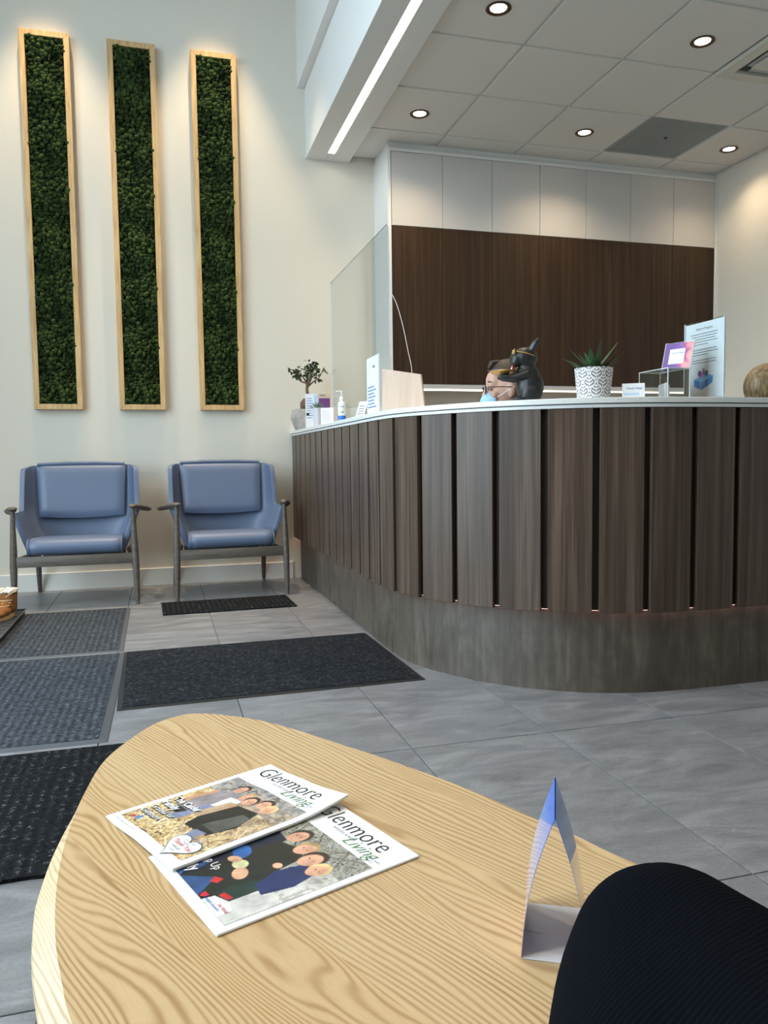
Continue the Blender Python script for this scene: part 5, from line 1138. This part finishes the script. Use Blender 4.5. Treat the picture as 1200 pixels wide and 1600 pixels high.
def tent_pt(l, w, z): p = dirv*l+wv*w; return (p[0], p[1], z)
def tent_side(sign, nm, mat):
    bm = bmesh.new(); rows = []
    for th in (0.0, 0.0006):
        lay = []
        for j in range(17):
            v = j/16; bulge = 0.007*math.sin(math.pi*v)*(1 if sign < 0 else 0.8); w = sign*(W2*(1-v)+bulge+th); lay.append([bm.verts.new(tent_pt(l, w, TH*v+0.0008)) for l in (-L2, 0, L2)])
        rows.append(lay)
    for L in rows:
        for j in range(16):
            for i in range(2): bm.faces.new((L[j][i], L[j][i+1], L[j+1][i+1], L[j+1][i]))
    for j in range(16):
        for i in (0, 2): bm.faces.new((rows[0][j][i], rows[0][j+1][i], rows[1][j+1][i], rows[1][j][i]))
    return mkobj(nm, bm_mesh(nm, bm, R(60)), mat, tc)
tent_side(-1, 'card_panel', M['gloss']); tent_side(1, 'card_panel', M['gloss'])
bm = bmesh.new(); a_ = [bm.verts.new(tent_pt(l, w, z)) for z in (0, 0.0007) for l, w in ((-L2, -W2), (-L2, W2), (L2, W2), (L2, -W2))]
for f in ((0, 1, 2, 3), (4, 5, 6, 7), (0, 1, 5, 4), (1, 2, 6, 5), (2, 3, 7, 6), (3, 0, 4, 7)): bm.faces.new([a_[i] for i in f])
bs = mkobj('card_base', bm_mesh('card_base', bm), M['card_white'], tc)
sl = mesh('slot', [tent_pt(l, w, 0.0011) for l, w in ((-0.004, -W2), (-0.003, -W2), (-0.006, -0.012), (-0.0065, -0.012))], [(0, 1, 2, 3)]); sl.materials.append(M['ink_grey']); mkobj('slot', sl, None, bs)

# ================================================================ SEATED PERSON (knee in the foreground)
def m_knit():
    n = NB('navy_ribbed_knit'); v = n.coord('Object'); sp = n.add('ShaderNodeSeparateXYZ', ins={0: v}); wv_ = n.noise(v, 6, 2)
    ph = n.math('ADD', n.math('MULTIPLY', sp.outputs[1], 1500.0), n.math('MULTIPLY', sp.outputs[0], -430.0)); rib = n.math('SINE', n.math('ADD', ph, n.math('MULTIPLY', wv_, 14.0)))
    g_ = n.noise(v, 900, 3); n.set(Base_Color=n.ramp(rib, [(0.2, lin('#06080d')), (0.9, lin('#0a0d15'))]), Roughness=1.0, Specular_IOR_Level=0.05); n.bump(n.math('ADD', n.math('MULTIPLY', rib, 0.6), g_), 0.25, 0.0008); return n.m
M['knit'] = m_knit(); M['shoe'] = plain('black_leather', '#17171a', 0.4)
kp = thing('person', 'person in navy ribbed trousers, one bent knee beside the table', 'person', (0.50, 0.40, 0))
KN = Vector((0.362, 0.486, 0.497))
bm = bmesh.new(); base = Vector(kp.location)
def leg(k, h, f):
    k, h, f = Vector(k), Vector(h), Vector(f); mid = k.lerp(f, 0.45)+Vector((0, -0.015, 0))
    capsule_bm(bm, k, h, 0.074, 0.098, 24); ell_bm(bm, k, (0.077, 0.080, 0.074), None, 28, 18)
    ell_bm(bm, k+Vector((-0.025, -0.05, -0.055)), (0.085, 0.085, 0.085), None, 28, 18); capsule_bm(bm, k+Vector((-0.01, -0.035, -0.05)), mid, 0.078, 0.066, 24); capsule_bm(bm, mid, f, 0.066, 0.050, 24)
leg(KN, KN+Vector((0.085, -0.47, -0.02)), (KN.x+0.02, 0.30, 0.10)); leg(KN+Vector((0.27, -0.01, -0.01)), KN+Vector((0.25, -0.47, -0.02)), (KN.x+0.30, 0.30, 0.10))
ell_bm(bm, KN+Vector((0.168, -0.52, -0.01)), (0.19, 0.15, 0.125), None, 24, 16)
capsule_bm(bm, KN+Vector((-0.004, -0.01, -0.006)), KN+Vector((-0.085, -0.44, 0.0)), 0.074, 0.110, 24)
capsule_bm(bm, (0.348, 0.468, 0.478), (0.300, 0.380, 0.462), 0.086, 0.098, 28)
for v in bm.verts: v.co -= base
body = mkobj('body', bm_mesh('body', bm), M['knit'], kp); blend(body, 0.010, 10)
for fx in (KN.x+0.02, KN.x+0.30):
    bm = bmesh.new(); ell_bm(bm, (fx, 0.30, 0.062), (0.043, 0.052, 0.056)); ell_bm(bm, (fx, 0.375, 0.045), (0.045, 0.085, 0.040)); ell_bm(bm, (fx, 0.44, 0.036), (0.042, 0.055, 0.030)); capsule_bm(bm, (fx, 0.30, 0.07), (fx, 0.30, 0.125), 0.05, 0.052)
    for v in bm.verts: v.co -= base; v.co.z = max(v.co.z, 0.006)
    sh = mkobj('shoe', bm_mesh('shoe', bm), M['shoe'], kp); blend(sh, 0.006, 4)
